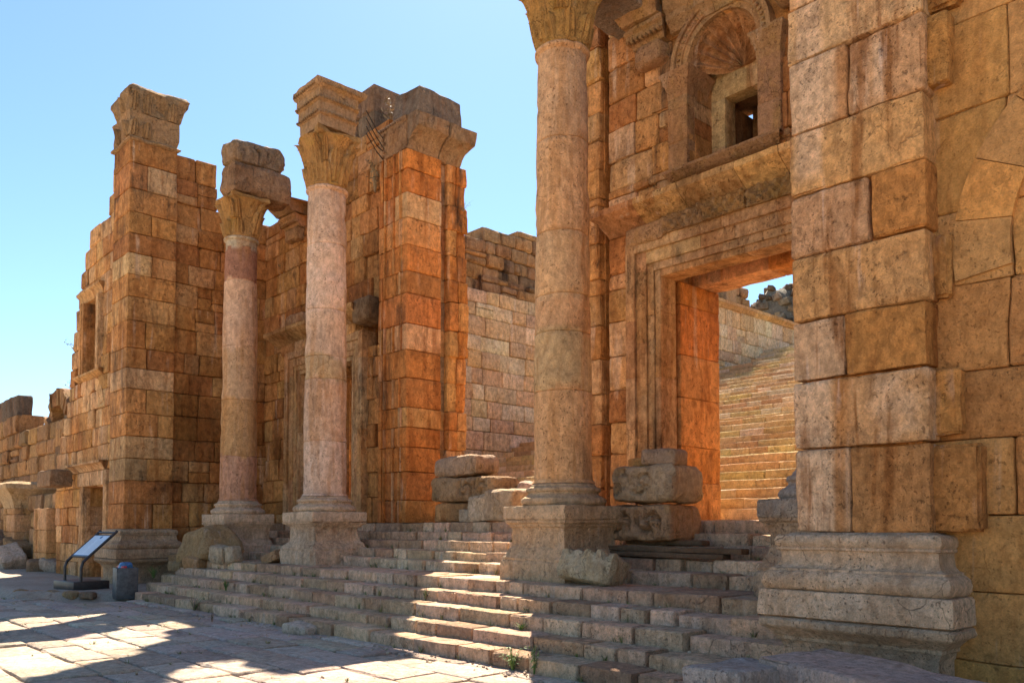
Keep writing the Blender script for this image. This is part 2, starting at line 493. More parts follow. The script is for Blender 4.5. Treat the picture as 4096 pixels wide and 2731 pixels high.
# ================================================================== SETTING
def grid_ground(name, xs, ys, zf, mat, col):
    X, Y = np.meshgrid(xs, ys, indexing='ij')
    W = np.stack([X.ravel(), Y.ravel(), zf(X.ravel(), Y.ravel())], 1)
    ny = len(ys)
    i, j = np.meshgrid(np.arange(len(xs) - 1), np.arange(ny - 1), indexing='ij')
    a = (i * ny + j).ravel()
    mb = MB(); mb.add(W, np.stack([a, a + ny, a + ny + 1, a + 1], 1), col)
    return mb.build(name, mat, kind='structure', sharp=60)

def soil(name, c1, c2, c3):
    t = NT(name)
    c = t.mix(t.ramp(t.noise((.9,) * 3, 5, .65), .35, .65), c1, c2)
    c = t.mix(t.ramp(t.noise((9,) * 3, 6, .7), .52, .66), c, c3)
    c = t.mix(1., c, t.mix(t.ramp(t.noise((60,) * 3, 3, .7), .25, .75), (.75, .74, .72), (1.2, 1.2, 1.2)), 'MULTIPLY')
    t.l(c, t.bsdf.inputs['Base Color']); t.bsdf.inputs['Roughness'].default_value = .95
    b = t.n('ShaderNodeBump'); b.inputs['Strength'].default_value = .7; b.inputs['Distance'].default_value = .06
    t.l(t.noise((14,) * 3, 7, .75), b.inputs['Height']); t.l(b.outputs[0], t.bsdf.inputs['Normal'])
    return t.m
M_SOIL = soil('trodden_soil', (.34, .25, .18), (.40, .31, .23), (.27, .19, .13))
M_DUST = soil('dusty_joint_fill', (.50, .37, .24), (.56, .43, .29), (.40, .28, .17))

def nz(x, y, f, s=0):
    return fbm(np.stack([x, y, np.full(len(x), 3.3)], 1), f, s, 4)

g = np.concatenate([-np.geomspace(400, 8, 16), np.linspace(-6, 6, 13), np.geomspace(8, 400, 16)])
grid_ground('ground', g * 1. - 10, g * 1. + 0, lambda x, y: np.full(len(x), -.09), M_DUST, (.3, .25, .2))

# street paving of worn slabs
mb = MB()
y = -9.
rows = []
while y < 6.6:
    d = RNG.uniform(.42, .72); rows.append((y, min(y + d, 6.62))); y += d
for (a, e) in rows:
    for (x0, x1) in split(-40, 7, (.5, 1.35)):
        near = x0 < 1 and a > -1
        if a > 4.6 and x0 < -19.9 - (5.6 - a) * .6: continue
        m = (x0 + x1) / 2; cy = (a + e) / 2
        h = RNG.uniform(-.014, .014)
        rbox(mb, (m, cy, -.1 + h), (x1 - x0 - RNG.uniform(.006, .03), e - a - RNG.uniform(.006, .03), .2), pick(PAVE), res=.2 if near else .4, b=.025, amp=.022, freq=2.2,
             seed=int(RNG.integers(1e4)), chip=.05, R=rot(RNG.uniform(-.008, .008), RNG.uniform(-.008, .008), RNG.uniform(-.006, .006)))
mb.build('street_paving', M_PAVE, kind='structure')

# trodden soil bank at the far left
def zsoil(x, y):
    lo = np.clip((y - 4.55 - np.clip(x + 21.3, 0, 3) * 1.25 - .25 * np.sin(x * .7) - np.clip(-20.5 - x, 0, 3) * -.12) / .45, 0, 1)
    base = -.06 + .2 * lo * lo * (3 - 2 * lo)
    base = np.where(x > -19.4, -.1, base)
    return base + nz(x, y, .9, 4) * .035 * lo + nz(x, y, 5, 8) * .012 * lo
grid_ground('soil_bank', np.concatenate([np.linspace(-75, -33, 40), np.linspace(-32.6, -19.2, 80)]), np.concatenate([np.linspace(4.2, 9, 50), np.linspace(9.4, 30, 30)]), zsoil, M_SOIL, (.36, .27, .2))

# hill behind the great staircase
M_HILL = soil('dry_hill_soil', (.13, .10, .065), (.21, .17, .115), (.30, .26, .19))
def zhill(x, y):
    t = np.clip((y - 42.5 - .8 * np.sin(x * 1.35)) / 7.5, 0, 1)
    side = np.clip((-19 - x) / 3.5, 0, 1)
    t2 = np.clip((y - 14) / 16, 0, 1) * side
    e = np.clip((-x - 42) / 14, 0, 1)
    top = 16.6 + .9 * np.clip((x + 29.2) / 1.5, -.6, .6) + 1.5 * np.clip((-x - 31) / 3, 0, 1)
    return -.6 + np.maximum(t * (top + .6), t2 * 8.6) * (1 - e) + nz(x, y, .22, 21) * .5 * t + nz(x, y, .9, 25) * .9 * t
grid_ground('hill', np.linspace(-75, 25, 170), np.concatenate([np.linspace(13.2, 40, 40), np.linspace(40.5, 62, 70), np.linspace(63, 110, 25)]), zhill, M_HILL, (.38, .3, .2))

mb = MB()
for i in range(700):
    x = RNG.uniform(-36, -22); y = RNG.uniform(41.5, 52)
    z = float(zhill(np.array([x]), np.array([y]))[0])
    r = RNG.uniform(.15, .7)
    rbox(mb, (x, y, z + r * .1), (r * RNG.uniform(.8, 1.6), r, r * .8), pick([(.20, .15, .10), (.15, .115, .08), (.30, .24, .17), (.11, .09, .06)]), res=.4, b=.1 * r, amp=.12 * r, chip=.2 * r, freq=1.5 / r, R=rot(*RNG.uniform(-.5, .5, 3)), seed=i)
o = mb.build('hill_rocks', M_BLK); o['kind'] = 'stuff'; tag(o, 'dark rocks and scree covering the hill beyond the rear staircase', 'rocks')

# ================================================================== FRONT STAIRCASE
STY = [6.45, 6.85, 7.25, 7.65, 8.05, 9.15, 9.55, 9.95, 10.35, 10.75]
STZ = [.165, .315, .49, .655, .82, .99, 1.16, 1.33, 1.50, 1.695]
stairs = thing('front_staircase', 'broad flight of ten worn grey stone steps rising from the street to the gateway', 'steps', (-12, 6.45, 0))
LEFT = [-19.35, -19.85, -20.0, -20.15, -20.4, -21.6, -22.4, -22.4, -22.4, -22.4]
def darkwet(W, C):
    k = np.clip(fbm(W, 1.1, 61, 3) * 3 - .75, 0, 1)[:, None]
    return C * (1 - k * .22)
for i in range(10):
    mb = MB()
    y0 = STY[i]; y1 = (STY[i + 1] if i < 9 else 12.95)
    zb = -.05 if i == 0 else STZ[i - 1] - .06
    for (x0, x1) in split(LEFT[i], -3.75, (.38, 1.15)):
        dy = RNG.uniform(-.025, .025); dz = RNG.uniform(-.012, .008)
        if RNG.random() < .07: dy += .06; dz -= .02
        de = min(y1 - y0 + .2, .75)
        w = x1 - x0
        h = STZ[i] - zb
        rbox(mb, ((x0 + x1) / 2, y0 + dy + de / 2, zb + h / 2 + dz), (w - RNG.uniform(.016, .045), de, h), pick(STEP) * RNG.uniform(.88, 1.08), res=(.08, .16, .06), b=RNG.uniform(.012, .026), amp=.02, freq=2.4,
             seed=int(RNG.integers(1e4)), chip=.075, colfn=darkwet, R=rot(0, RNG.uniform(-.008, .008), RNG.uniform(-.012, .012)))
        if y1 - y0 > .75:
            yy = y0 + de + dy
            while yy < y1 + .1:
                d2 = min(RNG.uniform(.5, .8), y1 + .15 - yy)
                if d2 < .1: break
                rbox(mb, ((x0 + x1) / 2 + RNG.uniform(-.02, .02), yy + d2 / 2, STZ[i] - .1 - .006), (w - .006, d2 - .006, .2), pick(STEP), res=.3, b=.02, amp=.012,
                     seed=int(RNG.integers(1e4)), chip=.04)
                yy += d2
    mb.build('step', M_STEP, stairs)

# ================================================================== GREAT REAR STAIRCASE
rear = thing('rear_staircase', 'great staircase of seven flights climbing behind the gateway between stone flank walls', 'steps', (-12.4, 12.9, 1.7))
zb = 1.73
k = 0
for fl in range(7):
    yf = 12.9 + 3.8 * fl
    for st in range(7):
        mb = MB(); k += 1
        yy = yf + .34 * st; z1 = 1.73 + .187 * k
        dep = .34 + .12 if st < 6 else 3.8 - 6 * .34 + .12
        for (x0, x1) in split(-20.05, -4.95, (.45, 1.25)):
            rbox(mb, ((x0 + x1) / 2, yy + dep / 2 + RNG.uniform(-.015, .015), z1 - .11 + RNG.uniform(-.006, .006)), (x1 - x0, dep, .24), pick(STEP2), res=(.3, .5, .2),
                 b=.016, amp=.012, seed=int(RNG.integers(1e4)), chip=.035)
        mb.build('step', M_STEP2, rear)

def crs(a, b, lo, hi):
    z = [a]
    while z[-1] < b - 1e-3:
        n = z[-1] + RNG.uniform(lo, hi)
        if b - n < lo * .6: n = b
        z.append(min(n, b))
    return z

# flank walls of the staircase
mb = MB()
def ftop(s):
    y = s
    if y < 14.4: return 8.4
    return (9.35 if y < 17 else 9.05) if y < 21.5 else 11.0
wall(mb, (-20, 0, 0), EY, EX, 1.0, crs(1.4, 11.0, .42, .6), 12.75, 38.6, FLANK, top=ftop, lr=(.5, 1.3), res=.35)
mb2 = MB()
moulding(mb2, (-20, 21.6, 0), EY, EX, 17., [(-1., 10.98), (.05, 10.98), (.14, 11.1), (.2, 11.13), (.2, 11.26), (-1., 11.27)], None, joints=1.2, pal=TAN, amp=.02, chip=.08, seed=5)
fw = thing('flank_wall', 'tall pale ashlar wall along the left edge of the rear staircase', 'wall', (-20.5, 25, 1.4), 'flank walls of the rear staircase')
mb.build('wall', M_PALE, fw); mb2.build('coping', M_CARV, fw)
mb = MB()
wall(mb, (-5, 0, 0), EY, -EX, 1.0, crs(1.4, 11.0, .45, .6), 13.4, 38.6, FLANK, top=lambda s: 6. if s < 21 else 10.5, lr=(.8, 1.5), res=.6)
tag(mb.build('flank_wall', M_PALE), 'ashlar wall along the right edge of the rear staircase, behind the right doorway', 'wall', 'flank walls of the rear staircase')

# rubble masonry above the flank wall
mb = MB()
def rtop(s):
    return {0: 10.7, 1: 11.1, 2: 11.4, 3: 11.5, 4: 11.3}[int(np.clip((s - 15.4) / 1.1, 0, 4))]
wall(mb, (-20.35, 0, 0), EY, EX, 1.2, crs(8.6, 11.6, .36, .5), 15.3, 21.5, RUIN, top=rtop, lr=(.4, .95), b=.06, amp=.06, jut=.07, chip=.1, res=.15)
wall(mb, (-20.15, 0, 0), EY, EX, 1.0, crs(8.3, 9.7, .34, .45), 17.3, 24., RUIN, lr=(.4, .9), b=.06, amp=.06, jut=.08, chip=.1, res=.18)
tag(mb.build('rubble_wall', M_BLK), 'rough rubble wall rising above the pale flank wall in the central gap', 'wall')
mb = MB()
wall(mb, (-21.4, 0, 0), EY, EX, 1.5, crs(9., 13.4, .45, .7), 25, 37.5, RUIN, top=lambda s: 12.7 + .3 * math.sin(s * 1.7) - max(0, s - 34.0) * .45, lr=(.5, 1.2), b=.08, amp=.1, jut=.1, chip=.15, res=.3)
tag(mb.build('rubble_wall', M_BLK), 'dark rubble ruin above the wall coping, seen through the right doorway', 'wall')
mb = MB()
rectloft(mb, -21.6, 33.2, .42, .42, [(.02, 10.8), (0, 11.), (0, 12.9), (.03, 12.95), (.1, 13.1), (.14, 13.14), (.12, 13.35), (0, 13.5), (-.2, 13.65)], (.46, .32, .2), amp=.04, chip=.08, seed=3)
tag(mb.build('stone_post', M_CARV), 'squat stone post with a moulded cap on the flank wall, seen through the doorway', 'post')

# ================================================================== COLUMNS
def leaf(mb, cx, cy, ang, z0, h, r0, w, curl, col, seed):
    nu, nv = 6, 9
    t = np.linspace(0, 1, nv)
    V = []
    for v in t:
        z = z0 + h * (v - .18 * max(0, v - .78) * 5 * (v - .78))
        out = r0 + .02 + curl * v ** 2.6 + (.05 * math.sin(v * math.pi))
        if v > .9: z = z - .05 * h
        ww = w * (1 - .25 * v) * (1 - max(0, v - .75) ** 1.3 * 3.1)
        for u in np.linspace(-1, 1, nu + 1):
            r = out - .05 * u * u + .018 * math.cos(u * 9)
            a = ang + u * ww / max(r, .1)
            V.append((cx + r * math.cos(a), cy + r * math.sin(a), z))
    W = np.array(V)
    W += (fbm(W + seed, 9, seed, 2) * .018)[:, None] * np.array([math.cos(ang), math.sin(ang), .3])
    back = W - np.array([math.cos(ang), math.sin(ang), 0]) * .06
    n = nu + 1; N = len(W); Q = []
    for i in range(nv - 1):
        for j in range(nu):
            a = i * n + j
            Q.append([a, a + 1, a + n + 1, a + n]); Q.append([N + a, N + a + n, N + a + n + 1, N + a + 1])
    rim = [j for j in range(n)] + [i * n + nu for i in range(1, nv)] + [(nv - 1) * n + j for j in range(nu - 1, -1, -1)] + [i * n for i in range(nv - 2, 0, -1)]
    for a, b2 in zip(rim, rim[1:] + rim[:1]): Q.append([b2, a, N + a, N + b2])
    mb.add(np.vstack([W, back]), np.array(Q), col)

def capital(mb, cx, cy, z0, h, r, col, seed, wear=1., half=False):
    lathe(mb, cx, cy, [(r + .02, z0), (r + .03, z0 + .04), (r + .0, z0 + .08), (r + .015, z0 + h * .4), (r + .06, z0 + h * .65), (r + .15, z0 + h * .84), (r + .2, z0 + h * .88)], col, seg=40, amp=.03 * wear, freq=5, seed=seed, chip=.06 * wear)
    for i in range(8):
        if RNG.random() > .10 * wear: leaf(mb, cx, cy, i * math.pi / 4 + .2, z0 + .02, h * .40, r, .15, .12, np.array(col) * RNG.uniform(.85, 1.1), seed + i)
        if RNG.random() > .12 * wear: leaf(mb, cx, cy, i * math.pi / 4 + math.pi / 8 + .2, z0 + .1, h * .60, r + .01, .16, .17, np.array(col) * RNG.uniform(.85, 1.1), seed + 10 + i)
    for i in range(4):
        a = math.pi / 4 + i * math.pi / 2
        for s in (-1, 1):
            leaf(mb, cx, cy, a + s * .16, z0 + h * .42, h * .45, r + .05, .085, .24, np.array(col) * RNG.uniform(.9, 1.1), seed + 30 + i)
    # abacus with hollow sides
    n = 8; P = []
    hs = r * 1.42
    for i in range(4):
        a0 = math.pi / 4 + i * math.pi / 2
        p = np.array([math.cos(a0), math.sin(a0)]) * hs * 1.3; q = np.array([math.cos(a0 + math.pi / 2), math.sin(a0 + math.pi / 2)]) * hs * 1.3
        mdir = np.array([math.cos(a0 + math.pi / 4), math.sin(a0 + math.pi / 4)])
        for k in range(n):
            t = k / n
            P.append(p + (q - p) * t - mdir * math.sin(math.pi * t) * hs * .16)
    P = np.array(P); m = len(P); rings = [(.90, h * .86), (1.0, h * .9), (1.0, h * .97), (.97, h)]
    W = np.vstack([np.hstack([P * s + [cx, cy], np.full((m, 1), z0 + z)]) for s, z in rings])
    ctr = np.array([cx, cy, 0]); d = W - ctr; d[:, 2] = 0; d /= np.linalg.norm(d, axis=1)[:, None]
    W = W + d * (fbm(W + seed, 4, seed, 3) * .05 * wear - np.clip(fbm(W + seed + 3, 3, seed, 2), 0, 1) * .12 * wear)[:, None]
    Q = [[i * m + j, i * m + (j + 1) % m, (i + 1) * m + (j + 1) % m, (i + 1) * m + j] for i in range(3) for j in range(m)]
    mb.add(W, [np.array(Q), np.array([list(range(m))[::-1]]), np.array([[3 * m + j for j in range(m)]])], col)

def attic(mb, cx, cy, z0, r, col, seed, chip=.02):
    p = [(r + .17, z0), (r + .205, z0 + .03), (r + .215, z0 + .065), (r + .20, z0 + .105), (r + .16, z0 + .125), (r + .15, z0 + .135), (r + .115, z0 + .15), (r + .095, z0 + .175), (r + .10, z0 + .2),
         (r + .125, z0 + .215), (r + .13, z0 + .235), (r + .12, z0 + .26), (r + .075, z0 + .275), (r + .05, z0 + .29), (r + .05, z0 + .31), (r + .01, z0 + .34)]
    lathe(mb, cx, cy, p, col, seg=64, amp=.01, seed=seed, chip=chip, freq=4)

def pedestal(mb, cx, cy, col, seed, wreck=0., z0=.80):
    rectloft(mb, cx, cy, .55, .55, [(.125, z0), (.13, .84), (.125, 1.07), (.11, 1.10), (.10, 1.105), (.105, 1.14), (.09, 1.16), (.06, 1.2), (.055, 1.24), (.025, 1.28), (.012, 1.30), (0, 1.33), (0, 1.53),
             (.012, 1.56), (.02, 1.59), (.05, 1.61), (.055, 1.64), (.09, 1.665), (.095, 1.70), (.06, 1.715)], col, res=.07, amp=.016 + wreck * .04, chip=.03 + wreck * .12, seed=seed, freq=3)

def column(X, label, cols, seed, joints, rb, rt, cap=None, wreck=0., ztop=8.9, capcol=(.50, .28, .10)):
    Y = 9.15
    t = thing('column', label, 'column', (X, Y, .82), 'columns of the portico')
    m = MB(); pedestal(m, X, Y, cols[0], seed, wreck); m.build('pedestal', M_BASE, t)
    m = MB(); rbox(m, (X, Y, 1.81), (1.31, 1.31, .21), np.array(cols[0]) * 1.05, res=.1, b=.02, amp=.012, chip=.05 + wreck * .05, seed=seed); m.build('plinth', M_BASE, t)
    m = MB(); attic(m, X, Y, 1.915, rb, cols[0], seed, .03 + .03 * wreck); m.build('base', M_BASE, t)
    m = MB()
    zz = [2.255] + joints + [ztop]
    prof = []
    for a, e in zip(zz[:-1], zz[1:]):
        n = max(3, int((e - a) / .11))
        for k in range(n + 1):
            z = a + (e - a) * k / n
            tt = (z - 2.255) / (ztop - 2.255)
            r = rb + (rt - rb) * (tt ** 1.5)
            if k in (0, n): r -= .02
            prof.append((r, z + (.004 if k == 0 else -.004 if k == n else 0)))
            if k == 0: prof.append((r + .015, z + .010)); prof.append((r + .02, z + .025))
            if k == n: prof.insert(-1, (r + .02, z - .025)); prof.insert(-1, (r + .015, z - .010))
    prof[0] = (rb + .035, 2.25); prof.insert(1, (rb + .012, 2.30))
    prof = prof[:-1] + [(rt, ztop - .1), (rt + .02, ztop - .085), (rt + .05, ztop - .06), (rt + .055, ztop - .03), (rt + .03, ztop)]
    def cf(W, C):
        o = np.zeros_like(C)
        zj = [z + 0 for z in joints]
        idx = np.searchsorted(zj, W[:, 2] + fbm(W + seed, 1.6, seed, 3) * .22)
        for k in range(len(joints) + 1): o[idx == k] = cols[1 + k % (len(cols) - 1)]
        return o
    lathe(m, X, Y, prof, cols[1], seg=72, amp=.018, freq=2.5, seed=seed, chip=.06, colfn=cf)
    m.build('shaft', M_COL, t)
    if cap:
        m = MB(); capital(m, X, Y, ztop, cap, rt, capcol, seed, wear=1 + wreck); m.build('capital', M_CAP, t)
    return t

PK = (.64, .43, .30); PK2 = (.55, .37, .26); GR = (.66, .50, .35); MA = (.36, .18, .115); TN = (.52, .33, .19); OK_ = (.50, .36, .21)
column(-20.08, 'column with a dark maroon upper drum and broken capital beside the left tower', [GR, (.48, .265, .17), (.50, .29, .13), (.55, .35, .2), (.62, .40, .26), MA, (.5, .42, .3)], 3, [3.35, 4.75, 6.1, 7.75, 8.62], .445, .385, 1.05, wreck=.5, ztop=8.85)
column(-15.85, 'pale pink column carrying a moulded architrave block, before the middle gate jamb', [GR, (.62, .45, .34), (.61, .41, .28), OK_, (.66, .46, .32), (.68, .48, .35), (.62, .42, .29)], 5, [3.4, 4.72, 5.2, 6.2, 7.6], .45, .40, 1.17, wreck=.9, ztop=8.85)
column(-8.8, 'tallest looking column, mortar-patched, nearest the right doorway with a whole pedestal', [(.62, .44, .27), (.62, .36, .175), (.52, .35, .18), (.63, .36, .18), (.62, .385, .20), (.64, .375, .19), (.58, .36, .20)], 8, [3.62, 4.5, 5.07, 6.02, 7.45], .44, .375, 1.13, wreck=.1, ztop=8.9, capcol=(.52, .29, .09))
# fourth column: only its pedestal, base and a broken stump remain behind the near pier
t4 = thing('column_stump', 'broken column base on its pedestal half hidden behind the near right pier', 'column', (-4.48, 9.15, .82), 'columns of the portico')
m = MB(); pedestal(m, -4.48, 9.15, (.55, .41, .28), 12, .6); m.build('pedestal', M_BASE, t4)
m = MB(); rbox(m, (-4.48, 9.15, 1.81), (1.31, 1.31, .21), (.45, .38, .31), res=.1, b=.02, amp=.02, chip=.07, seed=9); m.build('plinth', M_BASE, t4)
m = MB(); attic(m, -4.48, 9.15, 1.915, .44, (.42, .37, .33), 4, .05); lathe(m, -4.48, 9.15, [(.45, 2.25), (.43, 2.3), (.40, 2.36), (.2, 2.4)], (.45, .36, .3), seg=40, amp=.05, seed=4); m.build('base', M_BASE, t4)

# architrave blocks on the columns
def fascia_block(mb, x0, x1, y0, y1, z0, z1, col, seed, amp=.02, chip=.08):
    cx, cy, hx, hy = (x0 + x1) / 2, (y0 + y1) / 2, (x1 - x0) / 2, (y1 - y0) / 2
    h = z1 - z0
    pr = [(0, 0), (0, .25), (.028, .26), (.045, .28), (.045, .30), (.028, .32), (.028, .54), (.056, .55), (.075, .57), (.075, .59), (.056, .61), (.056, .80), (.085, .82), (.12, .85), (.15, .90), (.16, .97), (.05, 1.)]
    rectloft(mb, cx, cy, hx, hy, [(o, z0 + z * h) for o, z in pr], col, res=.08, amp=amp, chip=chip, seed=seed, freq=2.5)
m = MB(); fascia_block(m, -16.3, -15.42, 8.72, 9.62, 10.05, 11.0, (.44, .28, .155), 4)
for zf in (.285, .575, .87):
    z = 10.05 + .95 * zf; o_ = .07 if zf < .5 else (.10 if zf < .8 else .15)
    for i in range(11): rbox(m, (-16.28 + .085 * i, 8.72 - o_, z), (.05, .04, .045), (.36, .23, .12), res=.1, b=.012, amp=0)
    for i in range(11): rbox(m, (-15.42 + o_, 8.74 + .085 * i, z), (.04, .05, .045), (.36, .23, .12), res=.1, b=.012, amp=0)
tag(m.build('architrave_block', M_CARV), 'architrave block with three stepped bands on top of the pale pink column', 'stone block')
m = MB()
rbox(m, (-20.1, 9.55, 10.34), (.86, 1.62, .82), (.38, .24, .14), res=.09, b=.16, amp=.10, chip=.22, seed=21, freq=2)
tag(m.build('architrave_beam', M_BLK), 'dark stone beam spanning back from the maroon column to the gate wall', 'stone block')
m = MB()
def swirl(cs, amp, axis=1, k=26):
    def f(P, N):
        o = np.zeros(len(P))
        sel = N[:, axis] < -.8 if axis == 1 else N[:, axis] > .8
        u = P[:, 0] if axis == 1 else P[:, 1]
        v = P[:, 2]
        for (cu, cv, rr) in cs:
            d = np.hypot(u - cu, v - cv); a = np.arctan2(v - cv, u - cu)
            ins = np.clip((rr - d) / .05, 0, 1)
            g1 = 1 - np.abs(np.sin(k * .62 * d + 1.0 * a))
            g2 = 1 - np.abs(np.sin(4.5 * a + 9 * d))
            o -= ins * amp * (3.0 * g1 ** 2 + 1.6 * g2 ** 3 * (d > .35 * rr))
            o += amp * 1.3 * np.exp(-(d / (.16 * rr)) ** 2)
        q = np.stack([u * 1., v * 1., u * 0 + 5], 1)
        o += fbm(q, 11, 3, 3) * amp * .8
        return np.where(sel, o, fbm(P, 4, 9, 3) * amp * .4)
    return f
rbox(m, (-20.12, 9.45, 11.03), (.82, 1.45, .60), (.32, .22, .14), res=.06, b=.17, amp=.09, chip=.2, seed=31, freq=3, relief=swirl([(-.2, 0, .3), (.45, 0, .3)], .035, axis=0))
tag(m.build('frieze_block', M_CARV), 'acanthus carved frieze block crowning the beam of the maroon column', 'stone block')
m = MB()
rbox(m, (-8.8, 9.95, 10.55), (.95, 2.3, 1.0), (.31, .25, .2), res=.15, b=.05, amp=.03, chip=.08, seed=41)
tag(m.build('architrave_beam', M_BASE), 'grey stone beam from the tall column capital to the right gate wall', 'stone block')

# ================================================================== ANTA PIERS
def pier_base(t, x0, x1, y0, y1, col, mat, seed, zg=0.):
    cx, cy, hx, hy = (x0 + x1) / 2, (y0 + y1) / 2, (x1 - x0) / 2, (y1 - y0) / 2
    m = MB(); rectloft(m, cx, cy, hx, hy, [(.10, zg - .05), (.10, .22), (.07, .26), (.06, .3), (.06, .50), (.075, .53), (.085, .56), (.11, .58), (.115, .61), (.15, .64), (.19, .675), (.24, .70), (.255, .72), (.255, .765), (.22, .785)], np.array(col) * .9, res=.09, amp=.016, chip=.06, seed=seed)
    m.build('pedestal', mat, t)
    m = MB(); rectloft(m, cx, cy, hx, hy, [(.20, .785), (.235, .80), (.24, .83), (.24, 1.01), (.225, 1.03), (.18, 1.035)], np.array(col) * 1.1, res=.08, amp=.012, chip=.045, seed=seed + 1); m.build('plinth', mat, t)
    m = MB(); rectloft(m, cx, cy, hx, hy, [(.17, 1.03), (.20, 1.05), (.215, 1.09), (.22, 1.12), (.205, 1.17), (.17, 1.2), (.155, 1.205), (.155, 1.225), (.12, 1.235), (.10, 1.26), (.09, 1.29), (.085, 1.36), (.09, 1.385), (.11, 1.395), (.11, 1.415), (.10, 1.42), (.115, 1.44),
                                               (.12, 1.475), (.11, 1.51), (.085, 1.53), (.03, 1.535), (0, 1.55)], col, res=.08, amp=.012, chip=.035, seed=seed + 2)
    m.build('base', mat, t)

def pier_shaft(t, x0, x1, y0, y1, zs, rowsplit, pal, mat, seed, res=.1, cols=None, colfn=None, amp=.012, b=.016, chip=.035, gap=.014):
    m = MB()
    box(m, ((x0 + x1) / 2, (y0 + y1) / 2, (zs[0] + zs[-1]) / 2), (x1 - x0 - .2, y1 - y0 - .2, zs[-1] - zs[0] - .1), pal[0])
    for i, (a, e) in enumerate(zip(zs[:-1], zs[1:])):
        xs = [x0] + rowsplit(i)[0] + [x1]; ys = [y0] + rowsplit(i)[1] + [y1]
        for xa, xb in zip(xs[:-1], xs[1:]):
            for ya, yb in zip(ys[:-1], ys[1:]):
                j = RNG.uniform(-.01, .01, 2)
                c = cols[i] if cols is not None and i < len(cols) and cols[i] is not None else pick(pal)
                if isinstance(c, list): c = c[0] if xa == x0 else c[1]
                rbox(m, ((xa + xb) / 2 + j[0], (ya + yb) / 2 + j[1], (a + e) / 2), (xb - xa - gap, yb - ya - gap, e - a - gap), c, res=res, b=b * RNG.uniform(.7, 1.6), amp=amp,
                     seed=int(RNG.integers(1e4)), chip=chip, colfn=colfn)
    return m.build('shaft', mat, t)

# left tower pier
LT = thing('corner_pier', 'tall left tower pier with worn capital and moulded base beside the information board', 'pier', (-23.09, 7.8, 0), 'corner piers of the facade')
pier_base(LT, -23.73, -22.45, 7.18, 8.42, (.58, .41, .26), M_BASE, 61, .0)
zsL = [1.545, 2.2, 2.80, 3.37, 3.95, 4.54, 5.18, 5.71, 6.24, 6.95, 7.57, 8.15, 8.71, 9.23, 9.79, 10.41, 11.09, 11.68]
rs = {0: [7.9], 1: [], 2: [7.75], 3: [], 4: [8.0], 5: [7.7], 6: [], 7: [7.7], 8: [7.65], 9: [], 10: [], 11: [7.8], 12: [], 13: [7.75], 14: [], 15: [7.65], 16: []}
pier_shaft(LT, -23.73, -22.45, 7.18, 8.42, zsL, lambda i: ([], rs.get(i, [])), OCH, M_WALL, 3, res=.13, amp=.016, chip=.05)
m = MB()
rectloft(m, -23.09, 7.8, .64, .62, [(.0, 11.66), (.05, 11.69), (.06, 11.73), (.03, 11.77), (.0, 11.79), (.01, 11.95), (.02, 12.2), (.05, 12.42), (0, 12.44)], (.40, .25, .13), res=.09, amp=.05, chip=.09, seed=71, freq=2.6)
rectloft(m, -23.09, 7.86, .66, .68, [(-.04, 12.43), (.0, 12.5), (.02, 12.65), (.05, 12.8), (.09, 12.92), (.09, 13.02), (.02, 13.12), (-.1, 13.2), (-.24, 13.27), (-.42, 13.3)], (.33, .22, .12), res=.08, amp=.13, chip=.26, seed=77, freq=2.2)
for i, a in enumerate((-.9, -.35, .2, .75)):
    for (px, py, sx, sy) in ((-22.43, 7.8 + a * .6, 1, 0), (-23.09 + a * .6, 7.15, 0, -1)):
        for dz, hh in ((11.8, .42), (12.45, .5)):
            if RNG.random() < .5: leaf(m, px - sx * .3, py - sy * .3, math.atan2(sy, sx), dz, hh, .3, .13, .11, np.array((.38, .24, .12)) * RNG.uniform(.8, 1.1), 80 + i)
m.build('capital', M_CARV, LT)

# right near pier
RT = thing('corner_pier', 'near right pier of huge streaked pink and rust blocks on a grey moulded base', 'pier', (-3.34, 7.8, 0), 'corner piers of the facade')
pier_base(RT, -3.96, -2.73, 7.19, 8.42, (.76, .56, .38), M_BASE, 91, .0)
zsR = [1.545, 2.31, 2.94, 3.50, 4.11, 4.69, 5.28, 5.96, 6.48, 7.1, 7.7, 8.3, 8.9]
rsx = {0: [-3.42], 1: [], 2: [-3.44], 3: [], 4: [-3.21], 5: [], 6: [-3.4], 7: [], 8: [-3.3]}
PP = (.66, .43, .255); RU = (.46, .21, .065); OR = (.56, .30, .11)
colsR = [[PP, (.44, .215, .08)], (.58, .33, .155), [(.58, .37, .215), (.49, .225, .065)], (.57, .31, .125), [(.52, .30, .16), (.49, .22, .065)], (.60, .34, .14), [PP, (.55, .32, .165)], (.62, .39, .20), (.55, .32, .16)]
